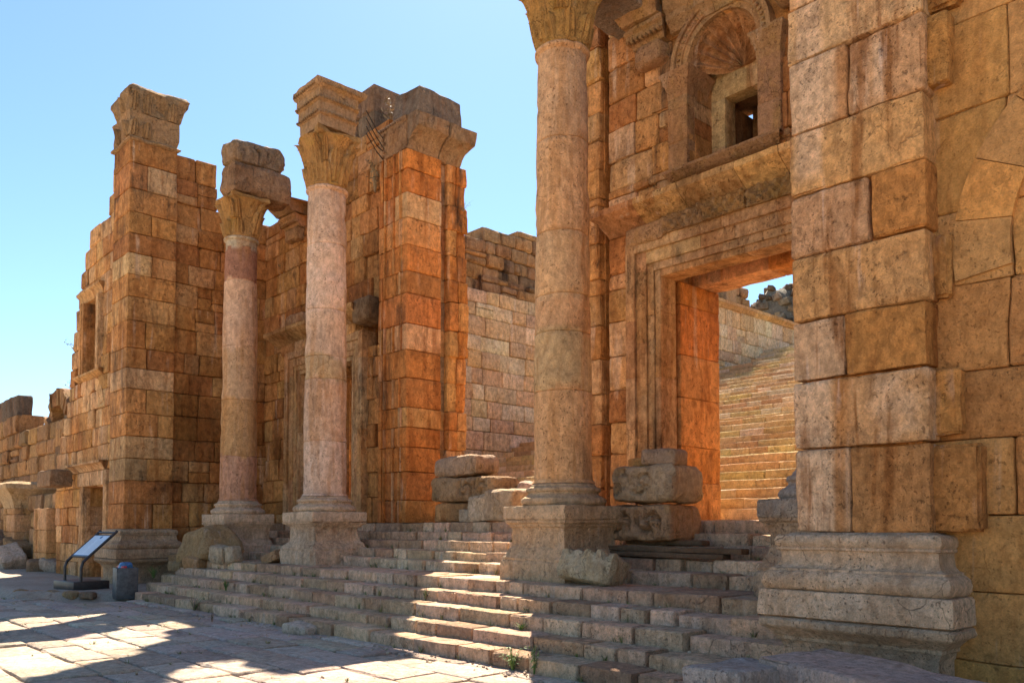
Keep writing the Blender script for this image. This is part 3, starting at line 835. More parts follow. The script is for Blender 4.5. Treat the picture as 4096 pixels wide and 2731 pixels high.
def pierpaint(W, C):
    pale = np.array((.68, .46, .29)); rust = np.array((.40, .17, .05))
    e = -3.56 + fbm(W, 1.3, 7, 3) * .05
    k = np.clip((e - W[:, 0]) / .035, 0, 1) * (W[:, 2] < 2.94) * (W[:, 2] > 1.5)
    C = C * (1 - k[:, None]) + pale * k[:, None]
    b1 = np.clip((W[:, 0] - e) / .03, 0, 1) * np.clip((-3.36 + fbm(W, 2, 9, 3) * .07 - W[:, 0]) / .1, 0, 1) * (W[:, 2] < 2.94)
    C = C * (1 - .8 * b1[:, None]) + rust * .8 * b1[:, None]
    pt = np.clip(fbm(W, 3.2, 15, 4) * 3.2 - .35, 0, 1) * (W[:, 2] > 2.32) * (W[:, 2] < 2.94) * (W[:, 0] > -3.42)
    C = C * (1 - .8 * pt[:, None]) + pale * 1.05 * .8 * pt[:, None]
    for xc, wd, z0, z1 in ((-3.33, .06, 5.2, 5.98), (-3.23, .045, 5.25, 5.98), (-3.12, .05, 5.3, 5.98), (-3.75, .14, 4.75, 6.6)):
        d = np.abs(W[:, 0] - xc - fbm(W * [1, 1, .3], 3, 19, 2) * .05)
        k = np.clip((wd - d) / .025, 0, 1) * np.clip((W[:, 2] - z0) / .15, 0, 1) * (W[:, 2] < z1)
        C = C * (1 - .8 * k[:, None]) + pale * .8 * k[:, None]
    k = np.clip((.10 - np.abs(W[:, 0] + 3.42 - fbm(W * [1, 1, .3], 3, 29, 2) * .07)) / .05, 0, 1) * (W[:, 2] > 5.28) * (W[:, 2] < 5.96)
    C = C * (1 - .75 * k[:, None]) + rust * .75 * k[:, None]
    return C
pier_shaft(RT, -3.96, -2.73, 7.2, 8.42, zsR, lambda i: (rsx.get(i, []), []), RUST, M_PIER, 5, res=.045, cols=colsR, colfn=pierpaint, amp=.026, b=.02, chip=.09, gap=.012)

for z0, z1, xw, yf in ((1.56, 2.28, .34, 7.30), (2.36, 2.92, .20, 7.33), (3.52, 4.05, .12, 7.36), (5.33, 5.93, .16, 7.30), (5.98, 6.45, .24, 7.34)):
    m = MB()
    rbox(m, (-2.78 + xw / 2, yf + .35, (z0 + z1) / 2), (xw + .1, .7, z1 - z0), pick([(.50, .24, .075), (.47, .215, .065)]), res=.05, b=.03, amp=.025, chip=.09, seed=int(z0 * 10))
    m.build('quoin', M_PIER, RT)

# side walls of the recessed portico
mb = MB()
def sttop(s): return 11.76 if s < 9.5 else (11.1 if s < 9.75 else 10.45)
zsS = [.0, .6, 1.1, 1.6, 2.25, 2.8, 3.4, 3.95, 4.6, 5.2, 5.75, 6.3, 6.95, 7.57, 8.2, 8.75, 9.3, 9.8, 10.41, 11.06, 11.72]
wall(mb, (-22.6, 0, 0), EY, EX, 1.1, zsS, 8.3, 12.5, OCH_SHADED, top=sttop, lr=(.35, .85), res=.16, chip=.05)
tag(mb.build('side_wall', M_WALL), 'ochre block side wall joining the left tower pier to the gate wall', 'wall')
mb = MB()
wall(mb, (-3.8, 0, 0), EY, -EX, 1.05, [.0, .7, 1.4, 2.1, 2.8, 3.5, 4.2, 4.9, 5.6, 6.3, 7., 7.7, 8.4], 8.35, 12.5, OCH, lr=(.5, 1.1), res=.3)
tag(mb.build('side_wall', M_WALL), 'ochre block side wall hidden behind the near right pier', 'wall')

# ================================================================== LEFT WING FRONT
LW = thing('wing_wall', 'left wing facade wall with small doorway, blind arch and window niche', 'wall', (-26.7, 7.85, 0), 'wing walls of the facade')
Lz = [0, .6, 2.4, 3.5, 3.93, 4.45, 5.74, 6.88, 8.12, 9.2, 9.67, 10.3, 10.5, 10.95, 11.6, 12.2]
Lx = [-29.5, -29.57, -29.7, -29.7, -29.5, -29.1, -28.45, -28.34, -27.84, -27.34, -27.0, -26.5, -25.2, -24.6, -24.6, -24.0]
mb = MB()
zsW = [0.05, .55, 1.1, 1.65, 2.2, 2.75, 3.2, 3.9, 4.45, 5.0, 5.5, 5.92, 6.45, 7.0, 7.6, 8.25, 8.8, 9.3, 9.85, 10.4, 10.95, 11.6, 12.1]
wall(mb, (0, 7.42, 0), EX, -EY, .9, zsW, -29.6, -23.7, TAN + OCH, openings=[(-26.62, -24.72, 0, 2.75), (-26.8, -25.62, 6.0, 8.25)], left=lambda z: float(np.interp(z, Lz, Lx)), rag=.0, lr=(.45, 1.1), res=.2, chip=.06)
mb.build('wall', M_WALL, LW)
mb = MB()
for x0, x1 in ((-27.05, -26.9), (-26.9, -26.76), (-26.76, -26.62)):
    rbox(mb, ((x0 + x1) / 2, 7.42 + .1 - .0, 1.42), (x1 - x0, .3 - (x1 + 26.62) * -.16, 2.72), pick(TAN), res=.3, b=.01, amp=.006, chip=.02)
for x0, x1 in ((-24.72, -24.58), (-24.58, -24.42)):
    rbox(mb, ((x0 + x1) / 2, 7.5, 1.42), (x1 - x0, .3, 2.72), pick(TAN), res=.3, b=.01, amp=.006, chip=.02)
rbox(mb, (-25.75, 7.5, 2.98), (2.66, .34, .4), (.55, .36, .2), res=.2, b=.012, amp=.008, chip=.03)
moulding(mb, (-27.75, 7.45, 0), EX, -EY, 3.3, [(-.2, 3.18), (.10, 3.2), (.14, 3.26), (.22, 3.36), (.30, 3.38), (.30, 3.44), (-.2, 3.46)], (.5, .32, .17), miter=(.8, .8), amp=.01, chip=.03, seed=3)
mb.build('door_frame', M_WALL, LW)
mb = MB()
moulding(mb, (-27.5, 7.45, 0), EX, -EY, 2.5, [(-.2, 5.9), (.05, 5.92), (.16, 6.0), (.2, 6.02), (.2, 6.08), (-.2, 6.1)], (.52, .31, .13), miter=(.5, .5), amp=.008, chip=.03, seed=7)
for x0, x1, p in ((-27.1, -26.95, .1), (-26.95, -26.8, .05), (-25.62, -25.47, .05), (-25.47, -25.3, .1)):
    rbox(mb, ((x0 + x1) / 2, 7.5 - p / 2, 7.18), (x1 - x0, .3, 2.16), pick(OCH), res=.3, b=.012, amp=.008, chip=.02)
moulding(mb, (-27.3, 7.45, 0), EX, -EY, 2.2, [(-.2, 8.24), (.05, 8.25), (.1, 8.4), (.2, 8.5), (.2, 8.56), (-.2, 8.6)], (.45, .28, .13), miter=(.5, .5), amp=.015, chip=.06, seed=8)
rbox(mb, (-26.2, 8.0, 7.1), (1.3, .1, 2.4), (.42, .24, .1), res=.4)
mb.build('niche_frame', M_WALL, LW)
mb = MB()
vring(mb, (-25.95, 7.42, 0), EX, -EY, 4.95, .62, .95, math.radians(12), math.radians(168), 7, -.05, .016, TAN, seed=4)
mb.build('blind_arch', M_WALL, LW)
# room behind the door, interior shade put into darker wall colours
mb = MB()
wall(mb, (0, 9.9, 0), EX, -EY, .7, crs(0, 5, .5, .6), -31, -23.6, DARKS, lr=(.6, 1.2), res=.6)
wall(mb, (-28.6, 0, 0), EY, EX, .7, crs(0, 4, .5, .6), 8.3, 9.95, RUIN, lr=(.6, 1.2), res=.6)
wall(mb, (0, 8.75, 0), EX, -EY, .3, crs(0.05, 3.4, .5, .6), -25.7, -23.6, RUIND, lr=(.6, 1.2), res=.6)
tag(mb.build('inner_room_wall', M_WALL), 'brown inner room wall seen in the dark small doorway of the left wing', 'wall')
mb = MB()
rbox(mb, (-28.6, 7.15, 3.08), (1.5, .75, .5), (.27, .18, .11), res=.15, b=.05, amp=.04, chip=.1, seed=2)
tag(mb.build('projecting_block', M_BLK), 'dark block projecting from the left wing wall beside the small door', 'stone block')

# ================================================================== RIGHT WING FRONT
RW = thing('wing_wall', 'smooth orange ashlar wall with a blind arch at the right edge', 'wall', (1.5, 7.85, 0), 'wing walls of the facade')
mb = MB()
zsX = [-.05, .5, 1.07, 1.69, 2.31, 2.87, 3.61, 4.25, 5.1, 5.85, 6.5, 7.2, 8., 8.8]
wall(mb, (0, 7.45, 0), EX, -EY, .95, zsX, -3.3, 5.0, WING, lr=(1.0, 1.5), res=.12, amp=.014, jut=.012, chip=.03, b=.014, recess=0, gap=.009)
mb.build('wall', M_WING, RW)
mb = MB()
vring(mb, (-.955, 7.45, 0), EX, -EY, 3.875, 1.22, 1.65, math.radians(-8), math.radians(188), 11, -.06, .034, WING, seed=6, jit=.004)
mb.build('blind_arch', M_WING, RW)

# ================================================================== GATE WALL, RIGHT PART
YG = 11.05
def rl(z): return -10.2 + .10 * math.sin(z * 3.1) + .06 * math.sin(z * 7.7)
GR_ = thing('gate_wall', 'right part of the gate wall with tall doorway, heavy cornice and shell niche', 'wall', (-6.8, 11.8, 1.7), 'parts of the ruined gate wall')
mb = MB()
zsG = [1.69, 2.27, 2.85, 3.4, 3.95, 4.55, 5.15, 5.7, 5.97, 6.62, 7.3, 7.44, 7.95, 8.5, 9.0, 9.6, 10.2, 10.8, 11.4]
wall(mb, (0, YG, 0), EX, -EY, 1.55, zsG, -9.9, -3.7, OCH, openings=[(-8.46, -5.6, 1.6, 5.96), (-7.8, -6.54, 7.3, 9.6), (-9.72, -9.52, 1.6, 11.)], left=rl, lr=(.4, 1.0), res=.1, jut=.025, chip=.09, recess=.15)
for z0, z1 in zip(zsG[:-1], zsG[1:]):
    rbox(mb, (-9.62, 11.95, (z0 + z1) / 2), (.3, .9, z1 - z0), pick(OCH), res=.3, b=.02)
mb.build('wall', M_WALL, GR_)
# door frame: nested fasciae of jambs and lintel
mb = MB()
def frame(mb, xl, xr, zbot, ztop_, ws, projs, y, pal, dep=.42):
    """ws: widths outward from the opening; projs: how far each strip stands out"""
    x0, x1, z1 = xl, xr, ztop_
    for w_, p in zip(ws, projs):
        for (a, e) in ((x0 - w_, x0), (x1, x1 + w_)):
            zz = zbot
            while zz < z1 + w_ - .01:
                h = min(RNG.uniform(.7, 1.3), z1 + w_ - zz)
                if z1 + w_ - zz - h < .25: h = z1 + w_ - zz
                rbox(mb, ((a + e) / 2, y - p + dep / 2, zz + h / 2), (e - a, dep, h), pick(pal), res=.18, b=.008, amp=.008, chip=.025, seed=int(RNG.integers(1e4)))
                zz += h
        for (a, e) in split(x0, x1, (.6, 1.1)):
            rbox(mb, ((a + e) / 2, y - p + dep / 2, z1 + w_ / 2), (e - a, dep, w_), pick(pal), res=.18, b=.008, amp=.006, chip=.025, seed=int(RNG.integers(1e4)))
        x0 -= w_; x1 += w_; z1 += w_
frame(mb, -8.36, -5.7, 1.69, 5.71, [.11, .13, .21, .19], [.05, .085, .12, .17], YG, [(.50, .30, .145), (.47, .27, .125), (.52, .33, .17)])
mb.build('door_frame', M_WALL, GR_)
mb = MB()
for (a, e) in split(-8.5, -5.5, (1.4, 2.2)):
    rbox(mb, ((a + e) / 2, 12.3, 5.86), (e - a, .6, .28), pick(RUST), res=.2, b=.02, amp=.03, chip=.06)
    rbox(mb, ((a + e) / 2, 11.62, 5.97), (e - a, .34, .12), pick(OCH), res=.2, b=.02, amp=.02, chip=.04)
zz = 1.69
while zz < 5.7:
    h = min(RNG.uniform(.5, .85), 5.72 - zz)
    for sx, xx in ((1, -8.46), (-1, -5.6)):
        rbox(mb, (xx + sx * .03, 12.06, zz + h / 2), (.22, 1.14, h), pick(RUST), res=.12, b=.014, amp=.02, chip=.05, seed=int(RNG.integers(1e4)))
    zz += h
mb.build('reveal', M_JAMB, GR_)
mb = MB()
def carve(P, N):
    o = np.sin(P[:, 0] * 33) * np.sin(P[:, 2] * 36 + np.sin(P[:, 0] * 9) * 2)
    return np.where(N[:, 1] < -.7, .05 * np.clip(o * 1.6, -.7, .7) + fbm(P, 14, 2, 2) * .05, 0)
for (a, e) in split(-8.2, -5.0, (.45, .8)):
    rbox(mb, ((a + e) / 2, YG + .12 - RNG.uniform(.16, .2), 6.46), (e - a - .012, .4, .27), pick([(.44, .27, .12), (.40, .25, .12)]), res=(.022, .3, .025), b=.02, amp=.015, chip=.05, relief=carve)
rbox(mb, (-8.59, YG + .02, 6.44), (.8, .46, .32), (.50, .31, .16), res=.1, b=.05, amp=.02, chip=.05)
mb.build('frieze', M_CARV, GR_)
mb = MB()
cor = [(-.3, 6.58), (.06, 6.59), (.1, 6.63), (.2, 6.68), (.36, 6.78), (.45, 6.84), (.47, 6.86), (.47, 6.955), (.44, 6.97), (-.3, 6.99)]
moulding(mb, (-9.56, YG, 0), EX, -EY, 5.3, cor, None, res=.1, amp=.016, chip=.04, miter=(.75, .75), seed=11, joints=.95, pal=[(.50, .31, .13), (.53, .33, .13), (.49, .27, .12), (.54, .36, .18)])
mb.build('cornice', M_WALL, GR_)
# niche: conch, arch band, pilasters, sill, recess with a window
def niche(t, xc, hw, z0, zs_, seed, pal, window=True, y=YG):
    m = MB()
    yb = y + .62
    wx0, wx1, wz1 = xc - .37, xc + .37, z0 + 1.29
    for (a, e, za, ze) in ((xc - hw - .1, wx0, z0 - .05, z0 + .5), (xc - hw - .1, wx0, z0 + .5, wz1), (wx1, xc + hw + .1, z0 - .05, wz1), (xc - hw - .1, xc + .1, wz1, zs_ + .02), (xc + .1, xc + hw + .1, wz1, zs_ + .02), (xc - hw - .1, xc + hw + .1, zs_ + .02, zs_ + hw)):
        rbox(m, ((a + e) / 2, yb + .15, (za + ze) / 2), (e - a, .3, ze - za), pick([(.50, .35, .18), (.47, .32, .16)]), res=.2, b=.008, amp=.006, daxis=EY)
    for s in (-1, 1):
        rbox(m, (xc + s * (hw + .06), y + .55, (z0 + zs_) / 2), (.1, .5, zs_ - z0), pick(OCH), res=.2, b=.01, amp=.008)
    # rear chamber of the window with a slit to the sky; inner shade put into dark colours
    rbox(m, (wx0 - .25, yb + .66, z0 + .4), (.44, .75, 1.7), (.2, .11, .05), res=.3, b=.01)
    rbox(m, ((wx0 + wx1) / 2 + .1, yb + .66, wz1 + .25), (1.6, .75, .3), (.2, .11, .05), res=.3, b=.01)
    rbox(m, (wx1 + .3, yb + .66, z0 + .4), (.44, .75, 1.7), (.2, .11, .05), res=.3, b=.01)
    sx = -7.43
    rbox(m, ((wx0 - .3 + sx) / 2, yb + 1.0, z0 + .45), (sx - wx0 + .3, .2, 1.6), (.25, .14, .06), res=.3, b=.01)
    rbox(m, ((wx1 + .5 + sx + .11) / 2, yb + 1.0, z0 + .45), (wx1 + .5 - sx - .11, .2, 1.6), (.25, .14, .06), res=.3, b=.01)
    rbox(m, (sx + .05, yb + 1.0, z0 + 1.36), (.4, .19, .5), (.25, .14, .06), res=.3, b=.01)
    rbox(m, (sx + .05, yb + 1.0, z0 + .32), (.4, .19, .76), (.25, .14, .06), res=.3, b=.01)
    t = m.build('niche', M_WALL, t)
    m = MB()
    # conch
    nu, nv = 96, 18; R = hw; D = .62
    V = []
    for j in range(nv + 1):
        tt = (j / nv) * math.pi / 2
        for i in range(nu + 1):
            ph = math.pi * i / nu
            fl = 1 - .17 * (1 - abs(math.sin(ph * 10.5))) ** .8 * (1 - .1 * j / nv) * min(1, j / 5)
            V.append((xc + R * math.cos(ph) * math.cos(tt) * fl, y + .04 + D * math.sin(tt) * fl, zs_ + R * math.sin(ph) * math.cos(tt) * fl))
    Q = [[j * (nu + 1) + i, j * (nu + 1) + i + 1, (j + 1) * (nu + 1) + i + 1, (j + 1) * (nu + 1) + i] for j in range(nv) for i in range(nu)]
    m.add(V, np.array(Q), (.45, .25, .12)); m.build('shell', M_WALL, t)
    m = MB()
    for r0, r1, p in ((hw, hw + .09, .05), (hw + .09, hw + .2, .09), (hw + .2, hw + .27, .14)):
        vring(m, (xc, y, 0), EX, -EY, zs_, r0, r1, math.radians(0), math.radians(180), 6, -.35, p, pal, seed=seed, amp=.012)
    for i in range(26):
        a = math.pi * (i + .5) / 26; r = hw + .145
        rbox(m, (xc + r * math.cos(a), y - .1, zs_ + r * math.sin(a)), (.035, .05, .05), pick(pal), res=.1, b=.006, amp=0, R=rot(0, -(a - math.pi / 2), 0))
    m.build('arch', M_CARV, t)
    for s in (-1, 1):
        m = MB()
        xa = xc + s * (hw + .19)
        zz = z0
        while zz < zs_ - .42:
            h = min(RNG.uniform(.45, .75), zs_ - .4 - zz)
            rbox(m, (xa, y + .22, zz + h / 2), (.38, .56, h), pick(pal), res=.12, b=.01, amp=.01, chip=.03, seed=int(RNG.integers(1e4)))
            zz += h
        rectloft(m, xa, y + .22, .19, .28, [(.0, zs_ - .42), (.01, zs_ - .4), (.015, zs_ - .28), (.03, zs_ - .26), (.035, zs_ - .2), (.06, zs_ - .17), (.065, zs_ - .1), (.1, zs_ - .05), (.1, zs_ + .0), (.0, zs_ + .01)], pick(pal), res=.05, amp=.014, chip=.03, seed=seed + 3)
        m.build('pilaster', M_CARV, t)
    m = MB()
    moulding(m, (xc - hw - .42, y, 0), EX, -EY, 2 * hw + .84, [(-.6, z0 - .14), (.04, z0 - .13), (.1, z0 - .09), (.16, z0 - .04), (.18, z0 - .02), (.18, z0 + .02), (-.6, z0 + .025)], (.42, .24, .12), amp=.014, chip=.05, seed=seed, miter=(.6, .6))
    m.build('sill', M_CARV, t)

niche(GR_, -7.17, .63, 7.33, 8.98, 14, [(.48, .27, .12), (.45, .25, .12), (.5, .29, .14)])
# broken pediment fragments above the niche
mb = MB()
def hood(mb, xa, xb, z0, seed):
    pal = [(.43, .25, .12), (.40, .23, .11), (.45, .27, .14)]
    w = xb - xa
    rbox(mb, ((xa + xb) / 2, YG - .10, z0 + .16), (w * .7, .34, .34), pick(pal), res=.05, b=.07, amp=.05, chip=.1, seed=seed, freq=4)
    moulding(mb, (xa - .02, YG, 0), EX, -EY, w, [(-.2, z0 + .32), (.18, z0 + .34), (.22, z0 + .42), (.3, z0 + .46), (.3, z0 + .54), (.36, z0 + .58), (.36, z0 + .64), (-.2, z0 + .66)], pick(pal), res=.08, amp=.03, chip=.07, miter=(.5, .5), seed=seed)
    for i in range(int(w / .09)):
        rbox(mb, (xa + .06 + i * .09, YG - .3, z0 + .43), (.045, .1, .06), pick(pal), res=.1, b=.008, amp=.0)
    moulding(mb, (xa - .1, YG, 0), EX, -EY, w + .1, [(-.2, z0 + .66), (.40, z0 + .68), (.5, z0 + .78), (.58, z0 + .86), (.6, z0 + .9), (.6, z0 + 1.0), (-.2, z0 + 1.05)], pick(pal), res=.08, amp=.04, chip=.09, miter=(.5, .5), seed=seed + 2)
hood(mb, -8.85, -8.05, 9.25, 3)
moulding(mb, (-8.1, YG, 0), EX, -EY, 3.4, [(-.2, 9.62), (.08, 9.64), (.12, 9.74), (.2, 9.8), (.2, 9.9), (.26, 9.96), (.3, 10.1), (-.2, 10.12)], None, joints=.7, pal=[(.40, .24, .12), (.44, .27, .13)], res=.06, amp=.035, chip=.09, seed=6)
hood(mb, -6.3, -5.4, 9.2, 5)
mb.build('pediment', M_CARV, GR_)

# ================================================================== GATE WALL, LEFT PART
GL = thing('gate_wall', 'left part of the gate wall with doorway behind the two left columns', 'wall', (-19.5, 11.8, 1.7), 'parts of the ruined gate wall')
mb = MB()
def gltop(x):
    if x < -20.9: return 10.35
    if x < -19.2: return 10.0
    if x < -18.7: return 11.0
    if x < -17.1: return 12.4
    return 11.3
zsGL = [1.69, 2.3, 2.9, 3.5, 4.05, 4.65, 5.2, 5.7, 5.97, 6.5, 7.05, 7.6, 8.2, 8.75, 9.3, 9.75, 10.3, 10.8, 11.25]
wall(mb, (0, YG, 0), EX, -EY, 1.5, zsGL, -22.62, -16.3, OCH_SHADED, openings=[(-20.54, -17.7, 1.6, 5.96), (-17.4, -16.75, 5.97, 6.5)], top=gltop, lr=(.4, .9), res=.16, jut=.03, chip=.07, recess=.12)
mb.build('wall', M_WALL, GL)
mb = MB()
wall(mb, (0, YG, 0), EX, -EY, 1.4, [11.25, 11.85, 12.5], -18.7, -17.2, DARKS, lr=(.7, 1.1), b=.08, amp=.06, chip=.12, res=.12, jut=.1)
mb.build('crown', M_BLK, GL)
mb = MB(); frame(mb, -20.44, -17.8, 1.69, 5.71, [.11, .13, .21, .19], [.05, .085, .12, .17], YG, [(.50, .32, .17), (.45, .28, .14), (.47, .27, .125)]); mb.build('door_frame', M_WALL, GL)
mb = MB()
zz = 1.69
while zz < 5.7:
    h = min(RNG.uniform(.5, .85), 5.95 - zz)
    for sx, xx in ((1, -20.54), (-1, -17.7)):
        rbox(mb, (xx + sx * .03, 12.0, zz + h / 2), (.22, 1.1, h), pick(OCH), res=.25, b=.014, amp=.02, chip=.05)
    zz += h
rbox(mb, (-19.1, 12.1, 5.85), (2.9, .8, .28), pick(OCH), res=.25, b=.02, amp=.03)
mb.build('reveal', M_WALL, GL)
mb = MB()
moulding(mb, (-21.75, YG, 0), EX, -EY, 4.6, cor, None, res=.12, amp=.016, chip=.05, miter=(.75, .75), seed=31, joints=.95, pal=[(.50, .32, .15), (.46, .28, .13), (.52, .35, .19)])
for (a, e) in split(-21.3, -17.5, (.5, .9)):
    rbox(mb, ((a + e) / 2, YG + .03, 6.45), (e - a, .42, .3), pick(OCH), res=.1, b=.05, amp=.02, chip=.05)
mb.build('cornice', M_WALL, GL)
mb = MB(); hood(mb, -21.15, -20.2, 9.4, 9); mb.build('pediment', M_CARV, GL)
mb = MB(); rbox(mb, (-17.0, YG - .1, 6.78), (.78, .5, .62), (.27, .185, .11), res=.08, b=.12, amp=.05, chip=.08, seed=3); rbox(mb, (-20.2, YG - .2, 7.12), (.9, .35, .3), (.42, .26, .15), res=.1, b=.06, amp=.06, chip=.1, seed=8)
mb.build('broken_block', M_BLK, GL)

# ================================================================== MIDDLE GATE JAMB
GJ = thing('gate_jamb', 'tall rust streaked jamb of the ruined central gate with overhanging springer on top', 'gate jamb', (-15.8, 11.8, 1.7))
zsJ = [1.69, 2.2, 2.84, 3.4, 3.85, 4.3, 4.97, 5.6, 6.2, 6.88, 7.4, 8.0, 8.62, 9.2, 9.75, 10.2]
jc = {0: [-15.75], 2: [-15.9], 4: [-15.7], 7: [-16.0], 9: [-15.8], 12: [-15.9], 14: [-15.75]}
m = MB()
pier_shaft(GJ, -16.5, -15.36, 10.9, 11.9, zsJ, lambda i: (jc.get(i, []), []), RUST, M_JAMB, 7, res=.1, amp=.016, chip=.05)
mb = MB()
for xc, w_, p in ((-16.32, .05, .03), (-16.2, .04, .045), (-15.86, .05, .03), (-15.62, .035, .03), (-15.56, .035, .02)):
    for z0, z1 in zip(zsJ[:-1], zsJ[1:]):
        if RNG.random() < .85: rbox(mb, (xc, 10.9, (z0 + z1) / 2), (w_, 2 * p, z1 - z0 - .01), pick(RUST), res=.2, b=.008, amp=.006, chip=.02)
mb.build('moulding', M_JAMB, GJ)
mb = MB()
for z0, z1 in zip(zsJ[:-1], zsJ[1:]):
    xr = -15.3 + RNG.uniform(-.10, .07)
    rbox(mb, ((-16.4 - 15.5) / 2, 12.0, (z0 + z1) / 2), (.9, .5, z1 - z0), pick(RUIN), res=.3)
    xs = [-16.4, -15.72 + RNG.uniform(-.1, .1), xr]
    for ya, ye in ((12.08, 12.35), (12.35, 12.64)):
        for xa, xb in zip(xs[:-1], xs[1:]):
            rbox(mb, ((xa + xb) / 2, (ya + ye) / 2, (z0 + z1) / 2), (xb - xa + RNG.uniform(-.05, .05), ye - ya, z1 - z0), pick(RUST), res=.1, b=.03, amp=.04, chip=.08, seed=int(RNG.integers(1e4)))
mb.build('core', M_JAMB, GJ)
mb = MB()
rectloft(mb, -15.93, 11.4, .53, .5, [(.02, 10.2), (.02, 10.5), (.03, 10.52), (.03, 10.82), (.05, 10.85), (.06, 10.93), (.02, 10.98)], (.42, .26, .14), res=.08, amp=.02, chip=.06, seed=5)
for i in range(6):
    rbox(mb, (-16.3 + .05 * (i % 2), 10.87, 10.27 + i * .1), (.07, .06, .07), (.33, .2, .11), res=.1, b=.02, amp=.01)
for i in range(9): rbox(mb, (-16.35 + .1 * i, 10.84, 10.88), (.06, .06, .06), (.3, .19, .11), res=.1, b=.02, amp=.01)
cav = [(-.7, 10.19), (.02, 10.2), (.05, 10.26), (.09, 10.36), (.18, 10.47), (.32, 10.55), (.44, 10.6), (.46, 10.62), (.5, 10.9), (.4, 10.96), (-.7, 10.98)]
moulding(mb, (-15.4, 10.92, 0), EY, EX, .86, cav, (.33, .22, .13), res=.08, amp=.02, chip=.06, seed=8, pres=.12)
moulding(mb, (-15.4, 11.8, 0), EY, EX, .74, [(d * 1.12, z - .03) for d, z in cav], (.31, .21, .125), res=.08, amp=.03, chip=.08, seed=18, miter=(0, .2), pres=.12)
mb.build('springer', M_BLK, GJ)
m = MB(); rbox(m, (-15.72, 11.75, 11.36), (.95, 1.35, .72), (.26, .195, .14), res=.1, b=.05, amp=.03, chip=.1, seed=15, R=rot(0, .02, .06), taper=-.08)
tag(m.build('crowning_block', M_BLK), 'dark squared block lying on top of the middle gate jamb', 'stone block')

# ================================================================== FAR LEFT RUINS
def shop_pilaster(name, label, x0, x1, ztop, y=7.35, cap=False):
    t = thing(name, label, 'pilaster', ((x0 + x1) / 2, y, .1), 'shop pilasters at the far left')
    m = MB(); zz = .05
    while zz < ztop - .05:
        h = min(RNG.uniform(.5, .8), ztop - zz)
        rbox(m, ((x0 + x1) / 2, y + .5, zz + h / 2), (x1 - x0, 1., h), pick(TAN), res=.14, b=.03, amp=.03, chip=.08, seed=int(RNG.integers(1e4)))
        for k in range(3): rbox(m, (x0 + .15 + .14 * k, y - .0, zz + h / 2), (.07, .06, h - .02), pick(TAN), res=.3, b=.02, amp=.01, chip=.02)
        zz += h
    m.build('shaft', M_CARV, t)
    if cap:
        m = MB(); rectloft(m, (x0 + x1) / 2, y + .5, (x1 - x0) / 2, .5, [(0, ztop), (.03, ztop + .15), (.12, ztop + .4), (.3, ztop + .62), (.38, ztop + .7), (.38, ztop + .86), (.2, ztop + .95), (-.3, ztop + .98)], (.50, .37, .22), res=.14, amp=.06, chip=.12, seed=6)
        m.build('capital', M_CARV, t)
shop_pilaster('shop_pilaster', 'pale fluted shop pilaster standing just left of the wing wall', -32.1, -30.5, 2.22)
shop_pilaster('shop_pilaster', 'shop pilaster with flared broken capital at the left edge', -36.6, -34.9, 2.3, cap=True)
mb = MB()
wall(mb, (0, 7.75, 0), EX, -EY, .8, [0, .45, .95, 1.55, 2.2, 2.75], -34.6, -29.5, TAN + RUIN, lr=(.7, 1.3), b=.05, amp=.05, jut=.05, chip=.1, res=.18)
tag(mb.build('low_ruin_wall', M_BLK), 'low ruined wall with a dark cap course linking the far left pilasters', 'wall')
mb = MB()
wall(mb, (0, 9.5, 0), EX, -EY, 1.2, crs(0, 6.9, .55, .8), -52, -37.2, RUIND, top=lambda x: 6.8 if x < -44 else (6.2 if x < -42.5 else 5.8), lr=(.8, 1.8), b=.07, amp=.08, jut=.1, chip=.14, res=.25)
wall(mb, (-37.4, 0, 0), EY, EX, 1.0, crs(0, 5.6, .55, .8), 9.5, 12.5, RUIND, lr=(.8, 1.5), b=.07, amp=.06, jut=.08, chip=.12, res=.3)
wall(mb, (0, 11.2, 0), EX, -EY, 1.0, crs(0, 5.4, .55, .8), -37.4, -30.4, RUIND, top=lambda x: 5.5 if x < -34 else 4.4, lr=(.8, 1.5), b=.07, amp=.06, jut=.08, chip=.12, res=.3)
tag(mb.build('high_ruin_wall', M_BLK), 'brown ruined wall of coarse blocks behind the far left pilasters', 'wall')
mb = MB(); rbox(mb, (-47.4, 9.85, 7.35), (4.6, .7, 1.1), (.13, .10, .075), res=.25, b=.08, amp=.06, chip=.15, seed=4)
tag(mb.build('parapet_block', M_BLK), 'black crusted block on top of the far left ruin wall', 'stone block')
mb = MB()
wall(mb, (0, 10.3, 0), EX, -EY, 1.4, crs(5.3, 7.75, .3, .42), -42.2, -33.5, RUIND, left=lambda z: float(np.interp(z, [5.3, 6.2, 6.7, 7.1, 7.4, 7.7], [-42.3, -42.1, -41.6, -40.9, -39.9, -38.6])), top=lambda x: 7.75 if x < -37 else 7.3, rag=.12, lr=(.35, .8), b=.06, amp=.07, jut=.14, chip=.14, res=.14)
vring(mb, (-38.9, 9.95, 0), EX, -EY, 5.5, 1.25, 1.95, math.radians(35), math.radians(178), 11, -.4, .25, RUIND, seed=9, amp=.1, jit=.12)
vring(mb, (-38.9, 9.95, 0), EX, -EY, 5.5, .6, 1.2, math.radians(30), math.radians(178), 8, -.4, -.1, DARKS, seed=11, amp=.1, jit=.1)
tag(mb.build('vault_fragment', M_BLK), 'broken vault of jagged wedge stones against the sky at far left', 'vault')

